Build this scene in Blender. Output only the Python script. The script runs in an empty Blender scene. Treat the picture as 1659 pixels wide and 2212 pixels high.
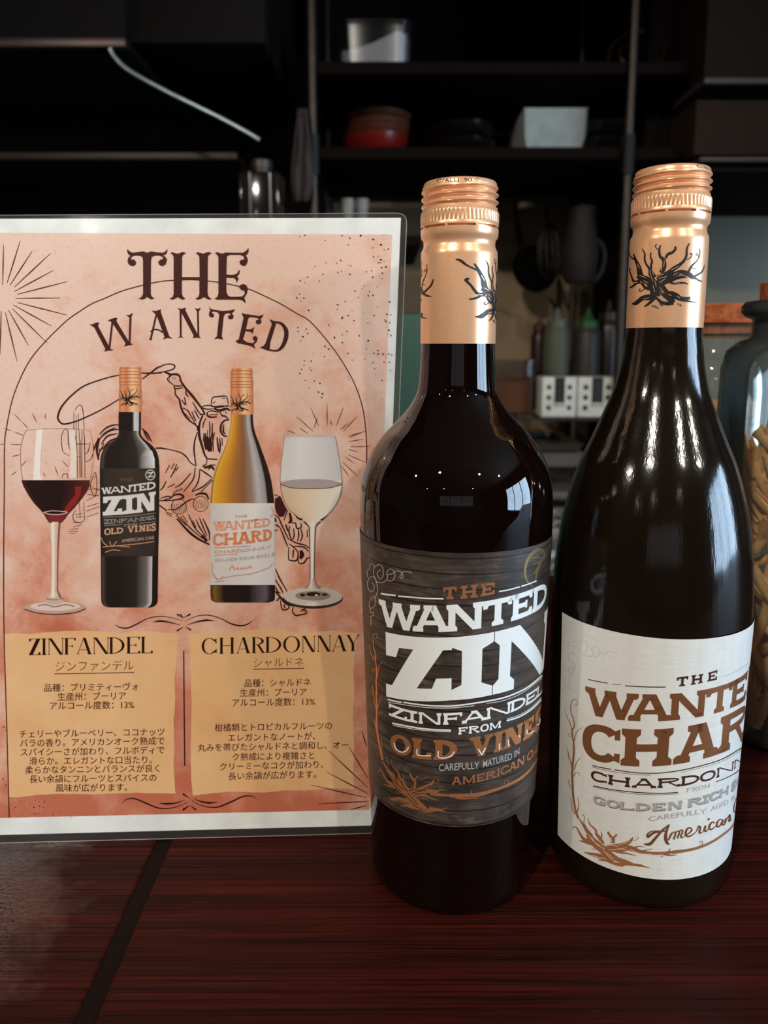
import bpy, bmesh, math, random
import numpy as np
from mathutils import Vector, Matrix
from mathutils.geometry import tessellate_polygon
random.seed(7)
SC = bpy.context.scene
COL = SC.collection
# ------------------------------------------------------------------ camera, world, light, exposure
FPX, CX, CY = 1660.0, 829.5, 1006.4          # focal length and optical centre in pixels of the 1659x2212 frame
PITCH, RHO, EYE = math.radians(9.0), 0.0, 0.24
_f = Vector((0, math.cos(PITCH), -math.sin(PITCH)))
_d0 = Vector((0, -math.sin(PITCH), -math.cos(PITCH)))
_r0 = Vector((1, 0, 0))
RX = (_r0 + RHO * _d0).normalized()
DN = (_d0 - RHO * _r0).normalized()
cam = bpy.data.cameras.new('camera')
cam.sensor_fit = 'VERTICAL'; cam.sensor_height = 24.0
cam.lens = 24.0 * FPX / 2212.0
cam.shift_y = (CY - 1106.0) / 2212.0          # the frame hangs a little below the optical axis
cam.clip_start = 0.01; cam.clip_end = 60
cam.dof.use_dof = True; cam.dof.focus_distance = 0.322; cam.dof.aperture_fstop = 7.2
camo = bpy.data.objects.new('camera', cam); COL.objects.link(camo)
camo.matrix_world = Matrix(((RX.x, -DN.x, -_f.x, 0), (RX.y, -DN.y, -_f.y, 0), (RX.z, -DN.z, -_f.z, EYE), (0, 0, 0, 1)))
SC.camera = camo
SC.view_settings.view_transform = 'Standard'; SC.view_settings.look = 'None'
SC.view_settings.gamma = 1.0; SC.view_settings.use_curve_mapping = False
SC.view_settings.exposure = 0.0
w = bpy.data.worlds.new('world'); SC.world = w; w.use_nodes = True
w.node_tree.nodes['Background'].inputs[0].default_value = (0.55, 0.7, 1.0, 1)
w.node_tree.nodes['Background'].inputs[1].default_value = 0.6
WINDOW_STRENGTH = 16.0
REAR_WINDOW_STRENGTH = 0.35
LAMP_WATT = 70.0
# ceiling lamps of the room: (x, y, z, aim x, aim y, aim z, power factor)
LAMPS = [(-0.75, -1.15, 1.50, -0.06, 0.34, 0.10, 1.25), (0.85, -1.30, 1.50, 0.08, 0.34, 0.10, 0.5),
         (-2.0, -0.9, 1.50, -0.2, 0.3, 0.0, 0.6), (1.9, -1.1, 1.50, 0.2, 0.3, 0.0, 0.5),
         (-1.1, -2.9, 1.50, -1.0, -1.8, -0.9, 0.5), (0.9, -2.9, 1.50, 0.9, -1.8, -0.9, 0.5), (-2.4, -2.6, 1.50, -2.0, -1.8, -0.9, 0.5)]
LAMP_COL = (1.0, 0.92, 0.81)

# ------------------------------------------------------------------ helpers
def ray(px, py):
    px, py = float(px), float(py)
    return (px - CX) / FPX * RX + (py - CY) / FPX * DN + _f
def at(px, py, Y):
    d = ray(px, py); t = Y / d.y
    return Vector((d.x * t, Y, EYE + d.z * t))
def mpp(px, py, Y):                       # metres in one pixel there
    return (at(px + 1, py, Y) - at(px, py, Y)).length
def srgb(c):
    out = []
    for v in c[:3]:
        v = v / 255.0
        out.append(v / 12.92 if v <= 0.04045 else ((v + 0.055) / 1.055) ** 2.4)
    return tuple(out)
def crop(ox, oy, s):
    def f(txt):
        return [(ox + float(a) / s, oy + float(b) / s) for a, b in (q.split(',') for q in txt.split())]
    f.s = s
    return f

class NT:
    def __init__(self, name):
        self.m = bpy.data.materials.new(name); self.m.use_nodes = True
        self.t = self.m.node_tree; self.b = self.t.nodes['Principled BSDF']
    def n(self, typ, **kw):
        x = self.t.nodes.new(typ)
        for k, v in kw.items():
            if k in x.inputs: x.inputs[k].default_value = v
            else: setattr(x, k, v)
        return x
    def l(self, a, b): self.t.links.new(a, b)
    def set(self, **kw):
        for k, v in kw.items(): self.b.inputs[k.replace('_', ' ')].default_value = v
        return self
    def coords(self, kind='Object', scale=(1, 1, 1)):
        c = self.n('ShaderNodeTexCoord'); mp = self.n('ShaderNodeMapping')
        mp.inputs['Scale'].default_value = scale
        self.l(c.outputs[kind], mp.inputs['Vector']); return mp.outputs[0]
    def noise(self, vec, scale, detail=4, rough=0.55, dist=0.0):
        x = self.n('ShaderNodeTexNoise'); x.inputs['Scale'].default_value = scale
        x.inputs['Detail'].default_value = detail; x.inputs['Roughness'].default_value = rough
        x.inputs['Distortion'].default_value = dist
        self.l(vec, x.inputs['Vector']); return x.outputs['Fac']
    def ramp(self, fac, stops):
        x = self.n('ShaderNodeValToRGB'); e = x.color_ramp.elements
        while len(e) < len(stops): e.new(0.5)
        for i, (p, c) in enumerate(stops):
            e[i].position = p; e[i].color = (c[0], c[1], c[2], 1)
        self.l(fac, x.inputs[0]); return x.outputs[0]
    def mix(self, fac, a, b, mode='MIX'):
        x = self.n('ShaderNodeMix', data_type='RGBA', blend_type=mode)
        for sock, v in ((0, fac), (6, a), (7, b)):
            if isinstance(v, (int, float)): x.inputs[sock].default_value = v
            elif isinstance(v, tuple): x.inputs[sock].default_value = (v[0], v[1], v[2], 1)
            else: self.l(v, x.inputs[sock])
        return x.outputs[2]
    def bump(self, fac, strength, dist=0.001):
        x = self.n('ShaderNodeBump'); x.inputs['Strength'].default_value = strength
        x.inputs['Distance'].default_value = dist
        self.l(fac, x.inputs['Height']); self.l(x.outputs[0], self.b.inputs['Normal'])

MATS = {}
def plain(name, col, rough=0.5, metal=0.0, **kw):
    if name in MATS: return MATS[name]
    n = NT(name); c = srgb(col)
    n.set(Roughness=rough, Metallic=metal)
    v = n.noise(n.coords('Object', (1, 1, 1)), 60, 3)
    n.l(n.ramp(v, [(0.3, tuple(x * 0.88 for x in c)), (0.7, tuple(min(1, x * 1.08) for x in c))]), n.b.inputs['Base Color'])
    for k, q in kw.items(): n.b.inputs[k.replace('_', ' ')].default_value = q
    MATS[name] = n.m
    return n.m

def tag(o, label=None, cat=None, group=None, kind=None):
    if label: o['label'] = label
    if cat: o['category'] = cat
    if group: o['group'] = group
    if kind: o['kind'] = kind
    return o
def empty(name, loc=(0, 0, 0), label=None, cat=None, group=None):
    o = bpy.data.objects.new(name, None); o.location = loc; o.empty_display_size = 0.05
    COL.objects.link(o); return tag(o, label, cat, group)

class MB:
    """collects shapes in world space and links them as one mesh object"""
    def __init__(self): self.v = []; self.f = []; self.c = []
    def add(self, vs, fs):
        k = len(self.v); self.v += [tuple(q) for q in vs]; self.f += [tuple(k + i for i in q) for q in fs]
        return self
    def box(self, a, b, bev=0.0):
        x0, y0, z0 = a; x1, y1, z1 = b
        if bev <= 0:
            return self.add([(x, y, z) for x in (x0, x1) for y in (y0, y1) for z in (z0, z1)],
                            [(0, 1, 3, 2), (4, 6, 7, 5), (0, 4, 5, 1), (2, 3, 7, 6), (0, 2, 6, 4), (1, 5, 7, 3)])
        bm = bmesh.new(); bmesh.ops.create_cube(bm, size=1)
        for v in bm.verts:
            v.co = Vector(((x0 + x1) / 2 + v.co.x * (x1 - x0), (y0 + y1) / 2 + v.co.y * (y1 - y0), (z0 + z1) / 2 + v.co.z * (z1 - z0)))
        bmesh.ops.bevel(bm, geom=bm.edges[:], offset=bev, segments=3, affect='EDGES', profile=0.5)
        bm.verts.index_update()
        self.add([v.co[:] for v in bm.verts], [[v.index for v in f.verts] for f in bm.faces]); bm.free(); return self
    def lathe(self, prof, centre=(0, 0, 0), seg=48, rfun=None, closed=False):
        cx, cy, cz = centre; k = len(self.v); n = len(prof)
        for h, r in prof:
            for j in range(seg):
                a = 2 * math.pi * j / seg
                q = rfun(h, r, a) if rfun else r
                self.v.append((cx + q * math.sin(a), cy - q * math.cos(a), cz + h))
        for i in range(n - 1 if not closed else n):
            for j in range(seg):
                p, q = k + i * seg, k + ((i + 1) % n) * seg
                self.f.append((p + j, p + (j + 1) % seg, q + (j + 1) % seg, q + j))
        return self
    def tube(self, pts, r, seg=10, cap=True):
        pts = [Vector(p) for p in pts]; n = len(pts); k = len(self.v)
        rs = r if isinstance(r, (list, tuple)) else [r] * n
        up = Vector((0, 0, 1)); prev = None
        for i, p in enumerate(pts):
            t = (pts[min(i + 1, n - 1)] - pts[max(i - 1, 0)]).normalized()
            if prev is None:
                u = t.cross(up if abs(t.z) < 0.9 else Vector((1, 0, 0))).normalized()
            else:
                u = (prev - t * prev.dot(t)).normalized()
            prev = u; w_ = t.cross(u)
            for j in range(seg):
                a = 2 * math.pi * j / seg
                self.v.append(tuple(p + rs[i] * (math.cos(a) * u + math.sin(a) * w_)))
        for i in range(n - 1):
            for j in range(seg):
                self.f.append((k + i * seg + j, k + i * seg + (j + 1) % seg, k + (i + 1) * seg + (j + 1) % seg, k + (i + 1) * seg + j))
        if cap:
            self.f.append(tuple(k + j for j in reversed(range(seg))))
            self.f.append(tuple(k + (n - 1) * seg + j for j in range(seg)))
        return self
    def build(self, name, mat, parent=None, smooth=True, uv=None):
        me = bpy.data.meshes.new(name); me.from_pydata(self.v, [], self.f)
        bm = bmesh.new(); bm.from_mesh(me); bmesh.ops.remove_doubles(bm, verts=bm.verts, dist=1e-6)
        bmesh.ops.recalc_face_normals(bm, faces=bm.faces); bm.to_mesh(me); bm.free()
        if smooth:
            for p in me.polygons: p.use_smooth = True
            try: me.set_sharp_from_angle(angle=math.radians(42))
            except Exception: pass
        o = bpy.data.objects.new(name, me); COL.objects.link(o)
        if mat: me.materials.append(mat)
        if parent:
            o.parent = parent; p_ = parent
            while p_: o.location -= p_.location; p_ = p_.parent
        if uv:
            ul = me.uv_layers.new(name='UVMap')
            for l in me.loops: ul.data[l.index].uv = uv(Vector(me.vertices[l.vertex_index].co))
        return o
def catmull(pts, per=6):
    pts = [np.array(p, float) for p in pts]
    if len(pts) < 3: return [tuple(p) for p in pts]
    P = [2 * pts[0] - pts[1]] + pts + [2 * pts[-1] - pts[-2]]
    out = []
    for i in range(1, len(P) - 2):
        for k in range(per):
            t = k / per
            out.append(0.5 * ((2 * P[i]) + (-P[i - 1] + P[i + 1]) * t + (2 * P[i - 1] - 5 * P[i] + 4 * P[i + 1] - P[i + 2]) * t * t
                              + (-P[i - 1] + 3 * P[i] - 3 * P[i + 1] + P[i + 2]) * t ** 3))
    out.append(P[-2]); return [tuple(p) for p in out]

# ------------------------------------------------------------------ printing: flat ink shapes laid on a surface
class Plane:
    cut = None
    def __init__(self, o, n):
        self.o = Vector(o); self.n = Vector(n).normalized()
        self.u = Vector((0, 0, 1)).cross(self.n).normalized() * 1.0
        if self.u.x < 0: self.u = -self.u
        self.v = self.n.cross(self.u)
        if self.v.z < 0: self.v = -self.v
    def uv(self, px, py):
        d = ray(px, py); e = Vector((0, 0, EYE))
        t = (self.o - e).dot(self.n) / d.dot(self.n); p = e + d * t - self.o
        return p.dot(self.u), p.dot(self.v)
    def world(self, u, v, z): return self.o + u * self.u + v * self.v + z * self.n
class Round:
    def __init__(self, x, y, rfun, cut=math.radians(1.5)):
        self.x = x; self.y = y; self.r = rfun; self.cut = cut
    def uv(self, px, py):
        d = ray(px, py); h = 0.1
        a = d.x ** 2 + d.y ** 2; b = -2 * (d.x * self.x + d.y * self.y)
        for _ in range(12):
            r = self.r(h); c = self.x ** 2 + self.y ** 2 - r * r
            q = b * b - 4 * a * c
            t = (-b - math.sqrt(max(q, 0))) / (2 * a); h = EYE + d.z * t
        return math.atan2(d.x * t - self.x, -(d.y * t - self.y)), h
    def world(self, u, v, z):
        r = self.r(v) + z
        return Vector((self.x + r * math.sin(u), self.y - r * math.cos(u), v))

class Art:
    def __init__(self, surf): self.s = surf; self.it = []
    def poly(self, pts, col=(0, 0, 0), z=0.0001, uv=False, cols=None):
        p = [q if uv else self.s.uv(*q) for q in pts]
        self.it.append((p, srgb(col), z, [srgb(c) for c in cols] if cols else None))
    def polys(self, lst, col=(0, 0, 0), z=0.0001, uv=False):
        for p in lst: self.poly(p, col, z, uv)
    def stroke(self, pts, wd, col=(0, 0, 0), z=0.0001, smooth=True, taper=(1, 1), uv=False):
        """ribbon along pts; wd is one width or a list along it (in the units of pts)"""
        q = catmull(pts, 5) if smooth else [tuple(p) for p in pts]
        n = len(q); ws = wd if isinstance(wd, (list, tuple)) else [wd * taper[0], wd, wd * taper[1]]
        wv = np.interp(np.linspace(0, 1, n), np.linspace(0, 1, len(ws)), ws)
        L, R = [], []
        for i in range(n):
            a = np.array(q[max(i - 1, 0)]); b = np.array(q[min(i + 1, n - 1)]); t = b - a
            t = t / (np.linalg.norm(t) + 1e-9); nn = np.array((-t[1], t[0])) * wv[i] / 2
            L.append(tuple(np.array(q[i]) + nn)); R.append(tuple(np.array(q[i]) - nn))
        for i in range(n - 1): self.poly([L[i], L[i + 1], R[i + 1], R[i]], col, z, uv)
    def build(self, name, mat, parent, label=None):
        bm = bmesh.new(); cl = bm.verts.layers.float_color.new('ink')
        for ip, (p, c, z, cs) in enumerate(self.it):
            z += (ip % 4) * (6e-6 if self.s.cut else 5e-6)
            if len(p) == 4 or len(p) == 3: tris = [tuple(range(len(p)))]
            else: tris = tessellate_polygon([[Vector((a[0], a[1], 0)) for a in p]])
            vs = [bm.verts.new((a[0], a[1], z)) for a in p]
            for i, v in enumerate(vs): v[cl] = (*(cs[i] if cs else c), 1)
            for t in tris:
                try: bm.faces.new([vs[i] for i in t])
                except ValueError: pass
        if self.s.cut:
            us = [v.co.x for v in bm.verts]
            if us:
                k0, k1 = math.floor(min(us) / self.s.cut), math.ceil(max(us) / self.s.cut)
                for k in range(k0, k1 + 1):
                    bmesh.ops.bisect_plane(bm, geom=bm.verts[:] + bm.edges[:] + bm.faces[:], plane_co=(k * self.s.cut, 0, 0), plane_no=(1, 0, 0))
        uvl = bm.loops.layers.uv.new('UVMap')
        for f in bm.faces:
            for l in f.loops: l[uvl].uv = (l.vert.co.x, l.vert.co.y)
        for v in bm.verts: v.co = self.s.world(*v.co)
        bm.normal_update()
        for f in bm.faces:                      # every face looks out of the surface
            c = f.calc_center_median()
            out = self.s.n if isinstance(self.s, Plane) else Vector((c.x - self.s.x, c.y - self.s.y, 0))
            if f.normal.dot(out) < 0: f.normal_flip()
        me = bpy.data.meshes.new(name); bm.to_mesh(me); bm.free()
        o = bpy.data.objects.new(name, me); COL.objects.link(o); me.materials.append(mat)
        o.parent = parent; p_ = parent
        while p_: o.location -= p_.location; p_ = p_.parent
        if label: o['label'] = label
        return o

# letters built from stems, bars and bowls in a box of height 1 and width a
def glyph(ch, a, t=0.2, n=0.2, sh=0.13, sl=0.09, sup=2.3, drop=0.16):
    P = []
    def rect(x0, y0, x1, y1): P.append([(x0, y0), (x1, y0), (x1, y1), (x0, y1)])
    def foot(x0, x1, top, lo=None, hi=None):
        l = x0 - (sl if lo is None else lo); r = x1 + (sl if hi is None else hi); k = sh * 0.55
        if top: P.append([(l, 1), (l, 1 - sh), (x0, 1 - sh - k), (x1, 1 - sh - k), (r, 1 - sh), (r, 1)])
        else: P.append([(l, 0), (r, 0), (r, sh), (x1, sh + k), (x0, sh + k), (l, sh)])
    def diag(x0, y0, x1, y1, wd): P.append([(x0 - wd / 2, y0), (x0 + wd / 2, y0), (x1 + wd / 2, y1), (x1 - wd / 2, y1)])
    def ring(cx, cy, rx, ry, a0, a1, th, tv, k=28):
        o, i = [], []
        for j in range(k + 1):
            g = math.radians(a0 + (a1 - a0) * j / k); c, s = math.cos(g), math.sin(g)
            e = 2 / sup; cc = math.copysign(abs(c) ** e, c); ss = math.copysign(abs(s) ** e, s)
            o.append((cx + rx * cc, cy + ry * ss)); i.append((cx + (rx - th) * cc, cy + (ry - tv) * ss))
        for j in range(k): P.append([o[j], o[j + 1], i[j + 1], i[j]])
    H = min(n, 0.2) if n > 0.06 else n            # bar height
    if sh < 0.06: H = n
    d = drop
    if ch == 'I': rect(a / 2 - t / 2, 0, a / 2 + t / 2, 1); foot(a / 2 - t / 2, a / 2 + t / 2, 1, a / 2 - t / 2, a / 2 - t / 2); foot(a / 2 - t / 2, a / 2 + t / 2, 0, a / 2 - t / 2, a / 2 - t / 2)
    elif ch == 'H':
        x0, x1 = sl, a - sl - t
        for x in (x0, x1): rect(x, 0, x + t, 1); foot(x, x + t, 1); foot(x, x + t, 0)
        rect(x0, 0.5 - H / 2, x1, 0.5 + H / 2)
    elif ch == 'N':
        x0, x1 = sl, a - sl - n
        rect(x0, 0, x0 + n, 1); foot(x0, x0 + n, 0); foot(x0, x0 + n, 1, sl, 0)
        rect(x1, 0, x1 + n, 1); foot(x1, x1 + n, 1)
        P.append([(x0, 1), (x0 + t * 1.15, 1), (x1 + n, 0), (x1 + n - t * 1.15, 0)])
    elif ch == 'M':
        x0, x1 = sl, a - sl - t
        rect(x0, 0, x0 + n, 1); foot(x0, x0 + n, 0); rect(x1, 0, x1 + t, 1); foot(x1, x1 + t, 0)
        foot(x0, x0 + n, 1, sl, 0); foot(x1, x1 + t, 1, 0, sl)
        diag(a / 2, 0.1, x0 + t * 0.6, 1, t); diag(a / 2, 0.1, x1 + t * 0.4, 1, n)
    elif ch in 'Z':
        rect(0.02, 1 - H, a, 1); rect(0, 0, a, H)
        P.append([(a - t * 1.5, 1), (a, 1), (t * 1.5, 0), (0, 0)])
        P.append([(0.02, 1), (0.02, 1 - H - d * 1.1), (t * 0.75, 1 - H - d * 1.1), (t * 0.95, 1 - H)])
        P.append([(a, 0), (a, H + d * 1.1), (a - t * 0.75, H + d * 1.1), (a - t * 0.95, H)])
    elif ch == 'T':
        rect(0, 1 - H, a, 1); rect(a / 2 - t / 2, 0, a / 2 + t / 2, 1); foot(a / 2 - t / 2, a / 2 + t / 2, 0, sl * 1.4, sl * 1.4)
        P.append([(0, 1), (0, 1 - H - d), (t * 0.55, 1 - H - d), (t * 0.8, 1 - H)]); P.append([(a, 1), (a, 1 - H - d), (a - t * 0.55, 1 - H - d), (a - t * 0.8, 1 - H)])
    elif ch in 'EFL':
        rect(sl, 0, sl + t, 1); foot(sl, sl + t, 1); foot(sl, sl + t, 0)
        if ch in 'EL':
            rect(sl, 0, a, H); P.append([(a, 0), (a, H + d), (a - t * 0.6, H + d), (a - t * 0.85, H)])
        if ch in 'EF':
            rect(sl, 1 - H, a - 0.02, 1); P.append([(a - 0.02, 1), (a - 0.02, 1 - H - d), (a - t * 0.6, 1 - H - d), (a - t * 0.85, 1 - H)])
            e = a * 0.72; rect(sl, 0.5 - H / 2.2, e, 0.5 + H / 2.2); rect(e - t * 0.4, 0.5 - H / 2.2 - d * 0.5, e, 0.5 + H / 2.2 + d * 0.5)
    elif ch == 'A':
        x0, x1 = sl + n / 2, a - sl - t / 2
        diag(x0, 0, a / 2 - t * 0.2, 1, n); diag(x1, 0, a / 2 + (t * 0.1 if sh > 0.06 else 0), 1, t * 1.08); rect(a * 0.25, 0.26, a * 0.74, 0.26 + H * 0.85)
        foot(x0 - n / 2, x0 + n / 2, 0, sl, sl * 1.3); foot(x1 - t / 2, x1 + t / 2, 0, sl * 1.3, sl)
        if sh > 0.06: foot(a / 2 - t * 0.5, a / 2 + t * 0.5, 1, sl * 2.0, 0)
    elif ch in 'VW':
        m = 1 if ch == 'V' else 2; ww = (a - 2 * sl - t * 0.6) / m
        for k in range(m):
            x = sl + t * 0.5 + k * ww * 0.98
            diag(x + ww * 0.5, 0, x, 1, t * 1.05); diag(x + ww * 0.5, 0, x + ww * 0.96, 1, n * 0.95 if n < t else t)
            foot(x - t / 2, x + t / 2, 1)
        foot(x + ww * 0.96 - n / 2, x + ww * 0.96 + n / 2, 1)
    elif ch == 'Y':
        diag(a / 2, 0.45, sl + t / 2, 1, t); diag(a / 2, 0.45, a - sl - n / 2, 1, n); rect(a / 2 - t / 2, 0, a / 2 + t / 2, 0.48)
        foot(a / 2 - t / 2, a / 2 + t / 2, 0); foot(sl, sl + t, 1); foot(a - sl - n, a - sl, 1)
    elif ch == 'K':
        rect(sl, 0, sl + t, 1); foot(sl, sl + t, 1); foot(sl, sl + t, 0)
        diag(sl + t, 0.4, a - sl - n, 1, n); diag(a - sl - t / 2, 0, sl + t * 1.6, 0.58, t); foot(a - sl - t, a - sl, 0); foot(a - sl - n * 1.6, a - sl - n * .6, 1)
    elif ch == 'D':
        rect(sl, 0, sl + t, 1); foot(sl, sl + t, 1, sl, 0); foot(sl, sl + t, 0, sl, 0)
        ring(sl + t * 0.6, 0.5, a - sl - t * 0.6, 0.5, -90, 90, t, H)
    elif ch == 'O': ring(a / 2, 0.5, a / 2, 0.51, 0, 360, t, H * 0.95, 48)
    elif ch in 'CG':
        ring(a / 2, 0.5, a / 2, 0.51, 38, 322, t, H * 0.95, 44)
        P.append([(a * 0.97, 0.96), (a * 0.97, 0.66), (a - t * 0.6, 0.66), (a * 0.84, 0.9)])
        if ch == 'C': P.append([(a * 0.98, 0.05), (a * 0.98, 0.30), (a - t * 0.6, 0.30), (a * 0.84, 0.1)])
        else: rect(a - t, 0.02, a, 0.45); rect(a * 0.55, 0.36, a * 1.02, 0.48)
    elif ch == 'R':
        rect(sl, 0, sl + t, 1); foot(sl, sl + t, 1, sl, 0); foot(sl, sl + t, 0)
        ring(sl + t * 0.6, 0.74, a * 0.92 - sl - t * 0.6, 0.26, -90, 90, t, H * 0.9, 20)
        diag(a - sl - t * 0.35, 0, a * 0.5, 0.5, t); foot(a - sl - t * 0.85, a - sl * 0.2, 0, 0.03, sl * 0.2)
    elif ch == 'S':
        q = catmull([(a * .9, .74), (a * .78, .93), (a * .45, .96), (a * .14, .84), (a * .16, .62), (a * .5, .5), (a * .84, .36), (a * .84, .14), (a * .55, .04), (a * .22, .07), (a * .1, .26)], 4)
        for i in range(len(q) - 1):
            a0, b0 = np.array(q[i]), np.array(q[i + 1]); tt = b0 - a0; tt = tt / np.linalg.norm(tt); nn = np.array((-tt[1], tt[0])) * (H * .5 + (t - H) * .5 * abs(tt[0]))
            P.append([tuple(a0 + nn), tuple(b0 + nn), tuple(b0 - nn), tuple(a0 - nn)])
        rect(a * .82, .66, a * .97, .97); rect(a * .03, .03, a * .18, .32)
    return P
def fitline(pts, deg):
    x = np.array([p[0] for p in pts]); y = np.array([p[1] for p in pts]); m = x.mean(); s = x.std() + 1e-9
    c = np.polyfit((x - m) / s, y, min(deg, len(pts) - 1)); return lambda q: float(np.polyval(c, (q - m) / s))
def strip(chars, bounds, top, bot, lean=0.0, deg=3, S=None, **st):
    """letters set between two traced lines; bounds = [(x0, x1), ...]; on a round surface S the result is in (angle, height)"""
    out = []
    if S:
        t0, b0 = fitline(top, deg), fitline(bot, deg)
        bounds = [tuple(S.uv(x, (t0(x) + b0(x)) / 2)[0] for x in q) for q in bounds]
        top, bot = [S.uv(*p) for p in top], [S.uv(*p) for p in bot]
    T, B = fitline(top, deg), fitline(bot, deg)
    for ch, (x0, x1) in zip(chars, bounds):
        m = (x0 + x1) / 2; hgt = abs(B(m) - T(m)); a = (x1 - x0) / hgt * (S.r(B(m)) if S else 1.0)
        for p in glyph(ch, a, **st):
            q = []
            for gx, gy in p:
                x = x0 + gx / a * (x1 - x0); q.append((x, B(x) + (T(x) - B(x)) * gy))
            out.append(q)
    return out
_font_cache = {}
def font_tris(txt, spacing=1.0, bold=0.0):
    key = (txt, spacing, bold)
    if key not in _font_cache:
        cu = bpy.data.curves.new('typeset', 'FONT'); cu.body = txt; cu.space_character = spacing; cu.resolution_u = 3; cu.offset = bold
        o = bpy.data.objects.new('typeset', cu); COL.objects.link(o)
        dg = bpy.context.evaluated_depsgraph_get(); me = bpy.data.meshes.new_from_object(o.evaluated_get(dg))
        vs = [v.co.copy() for v in me.vertices]; fs = [tuple(p.vertices) for p in me.polygons]
        bpy.data.objects.remove(o); bpy.data.curves.remove(cu); bpy.data.meshes.remove(me)
        _font_cache[key] = (vs, fs)
    return _font_cache[key]
def typeset(txt, x0, y0, x1, y1, aspect=1.0, spacing=1.0, height=None, curve=None, bold=0.0, base=0.36):
    """polygons of a typeset line whose ink runs from (x0,y0) to (x1,y1), the middle of the letters on that line"""
    vs, fs = font_tris(txt, spacing, bold)
    if not vs: return []
    mn = min(v.x for v in vs); mx = max(v.x for v in vs); s = (x1 - x0) / (mx - mn)
    if height:
        lo = min(v.y for v in vs); hi = max(v.y for v in vs); sy = height / (hi - lo); mid = (lo + hi) / 2
    else: sy = s * aspect; mid = base
    out = []
    for f in fs:
        q = []
        for i in f:
            v = vs[i]; x = x0 + (v.x - mn) * s
            yb = curve(x) if curve else y0 + (y1 - y0) * (x - x0) / (x1 - x0)
            q.append((x, yb - (v.y - mid) * sy))
        out.append(q)
    return out

def ink_material(name, gloss=0.35, coat=0.0):
    n = NT(name); a = n.n('ShaderNodeAttribute', attribute_name='ink')
    v = n.noise(n.coords('Object'), 900, 2)
    n.l(n.mix(0.10, a.outputs['Color'], n.ramp(v, [(0.3, (0.3, 0.3, 0.3)), (0.7, (0.7, 0.7, 0.7))]), 'OVERLAY'), n.b.inputs['Base Color'])
    n.set(Roughness=gloss, Coat_Weight=coat, Coat_Roughness=0.06); n.b.inputs['Specular IOR Level'].default_value = 0.2
    return n.m

def thin_glass(name, tint, edge, rough=0.02, gloss=1.0, haze=0.0, hcol=(0.5, 0.5, 0.5)):
    """thin clear wall: straight-through light with a tint, mirror reflection growing to the rim"""
    n = NT(name); t_ = n.t; out = t_.nodes['Material Output']; t_.nodes.remove(n.b)
    lw = n.n('ShaderNodeLayerWeight'); lw.inputs['Blend'].default_value = 0.35
    fr = n.n('ShaderNodeFresnel'); fr.inputs['IOR'].default_value = 1.45
    v = n.noise(n.coords('Object'), 30, 2)
    c = n.mix(lw.outputs['Facing'], tint, edge); c = n.mix(n.ramp(v, [(0.3, (0,) * 3), (0.7, (0.25,) * 3)]), c, tuple(x * 0.94 for x in tint))
    tr = n.n('ShaderNodeBsdfTransparent'); gl = n.n('ShaderNodeBsdfGlossy'); gl.inputs['Roughness'].default_value = rough
    n.l(c, tr.inputs['Color'])
    m = n.n('ShaderNodeMath', operation='MULTIPLY'); n.l(fr.outputs[0], m.inputs[0]); m.inputs[1].default_value = gloss
    mx = n.n('ShaderNodeMixShader'); n.l(m.outputs[0], mx.inputs[0]); n.l(tr.outputs[0], mx.inputs[1]); n.l(gl.outputs[0], mx.inputs[2]); n.l(mx.outputs[0], out.inputs['Surface'])
    if haze:                                   # pale diffuse veil lightening the wall in place of reflected light
        df = n.n('ShaderNodeBsdfDiffuse'); df.inputs['Color'].default_value = (*hcol, 1)
        m2 = n.n('ShaderNodeMixShader'); m2.inputs[0].default_value = haze; n.l(mx.outputs[0], m2.inputs[1]); n.l(df.outputs[0], m2.inputs[2]); n.l(m2.outputs[0], out.inputs['Surface'])
    return n.m

# ------------------------------------------------------------------ room
X0, X1, Y0, Y1, ZF, ZC = -3.4, 3.0, -4.8, 1.95, -0.95, 1.72
def struct(name, mb, mat, parent=None, smooth=False):
    o = mb.build(name, mat, parent, smooth)
    if not parent: o['kind'] = 'structure'
    return o
def wall_mat(name, c0, c1, rough=0.8):
    n = NT(name); v = n.noise(n.coords('Object'), 3.0, 6)
    n.l(n.ramp(v, [(0.3, srgb(c0)), (0.7, srgb(c1))]), n.b.inputs['Base Color']); n.set(Roughness=rough)
    n.bump(n.noise(n.coords('Object'), 180, 3), 0.15, 0.002); return n.m
M_WALL = wall_mat('dim plaster', (96, 90, 84), (112, 106, 98))
M_KITCHEN = wall_mat('kitchen wall', (160, 134, 102), (172, 146, 112), 0.6)
M_CEIL = wall_mat('ceiling paint', (120, 108, 92), (132, 120, 104))
M_FLOOR = wall_mat('floor', (50, 36, 28), (62, 46, 36), 0.5)
M_DARK = plain('dark painted board', (20, 13, 10), 0.8, Specular_IOR_Level=0.15)
t = 0.08
struct('floor', MB().box((X0, Y0, ZF - t), (X1, Y1, ZF)), M_FLOOR)
struct('ceiling', MB().box((X0, Y0, ZC), (X1, Y1, ZC + t)), M_CEIL)
struct('wall_left', MB().box((X0 - t, Y0, ZF), (X0, Y1, ZC)), M_WALL)
struct('wall_front', MB().box((X0, Y0 - t, ZF), (X1, Y0, ZC)), M_WALL)
struct('wall_back', MB().box((X0, Y1, ZF), (X1, Y1 + t, ZC)), M_KITCHEN)
WY0, WY1, WZ0, WZ1 = -1.75, 0.35, -0.25, 1.15                 # window opening in the right wall
wr = struct('wall_right', MB().box((X1, Y0, ZF), (X1 + t, WY0, ZC)).box((X1, WY1, ZF), (X1 + t, Y1, ZC))
            .box((X1, WY0, ZF), (X1 + t, WY1, WZ0)).box((X1, WY0, WZ1), (X1 + t, WY1, ZC)), M_WALL)
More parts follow.
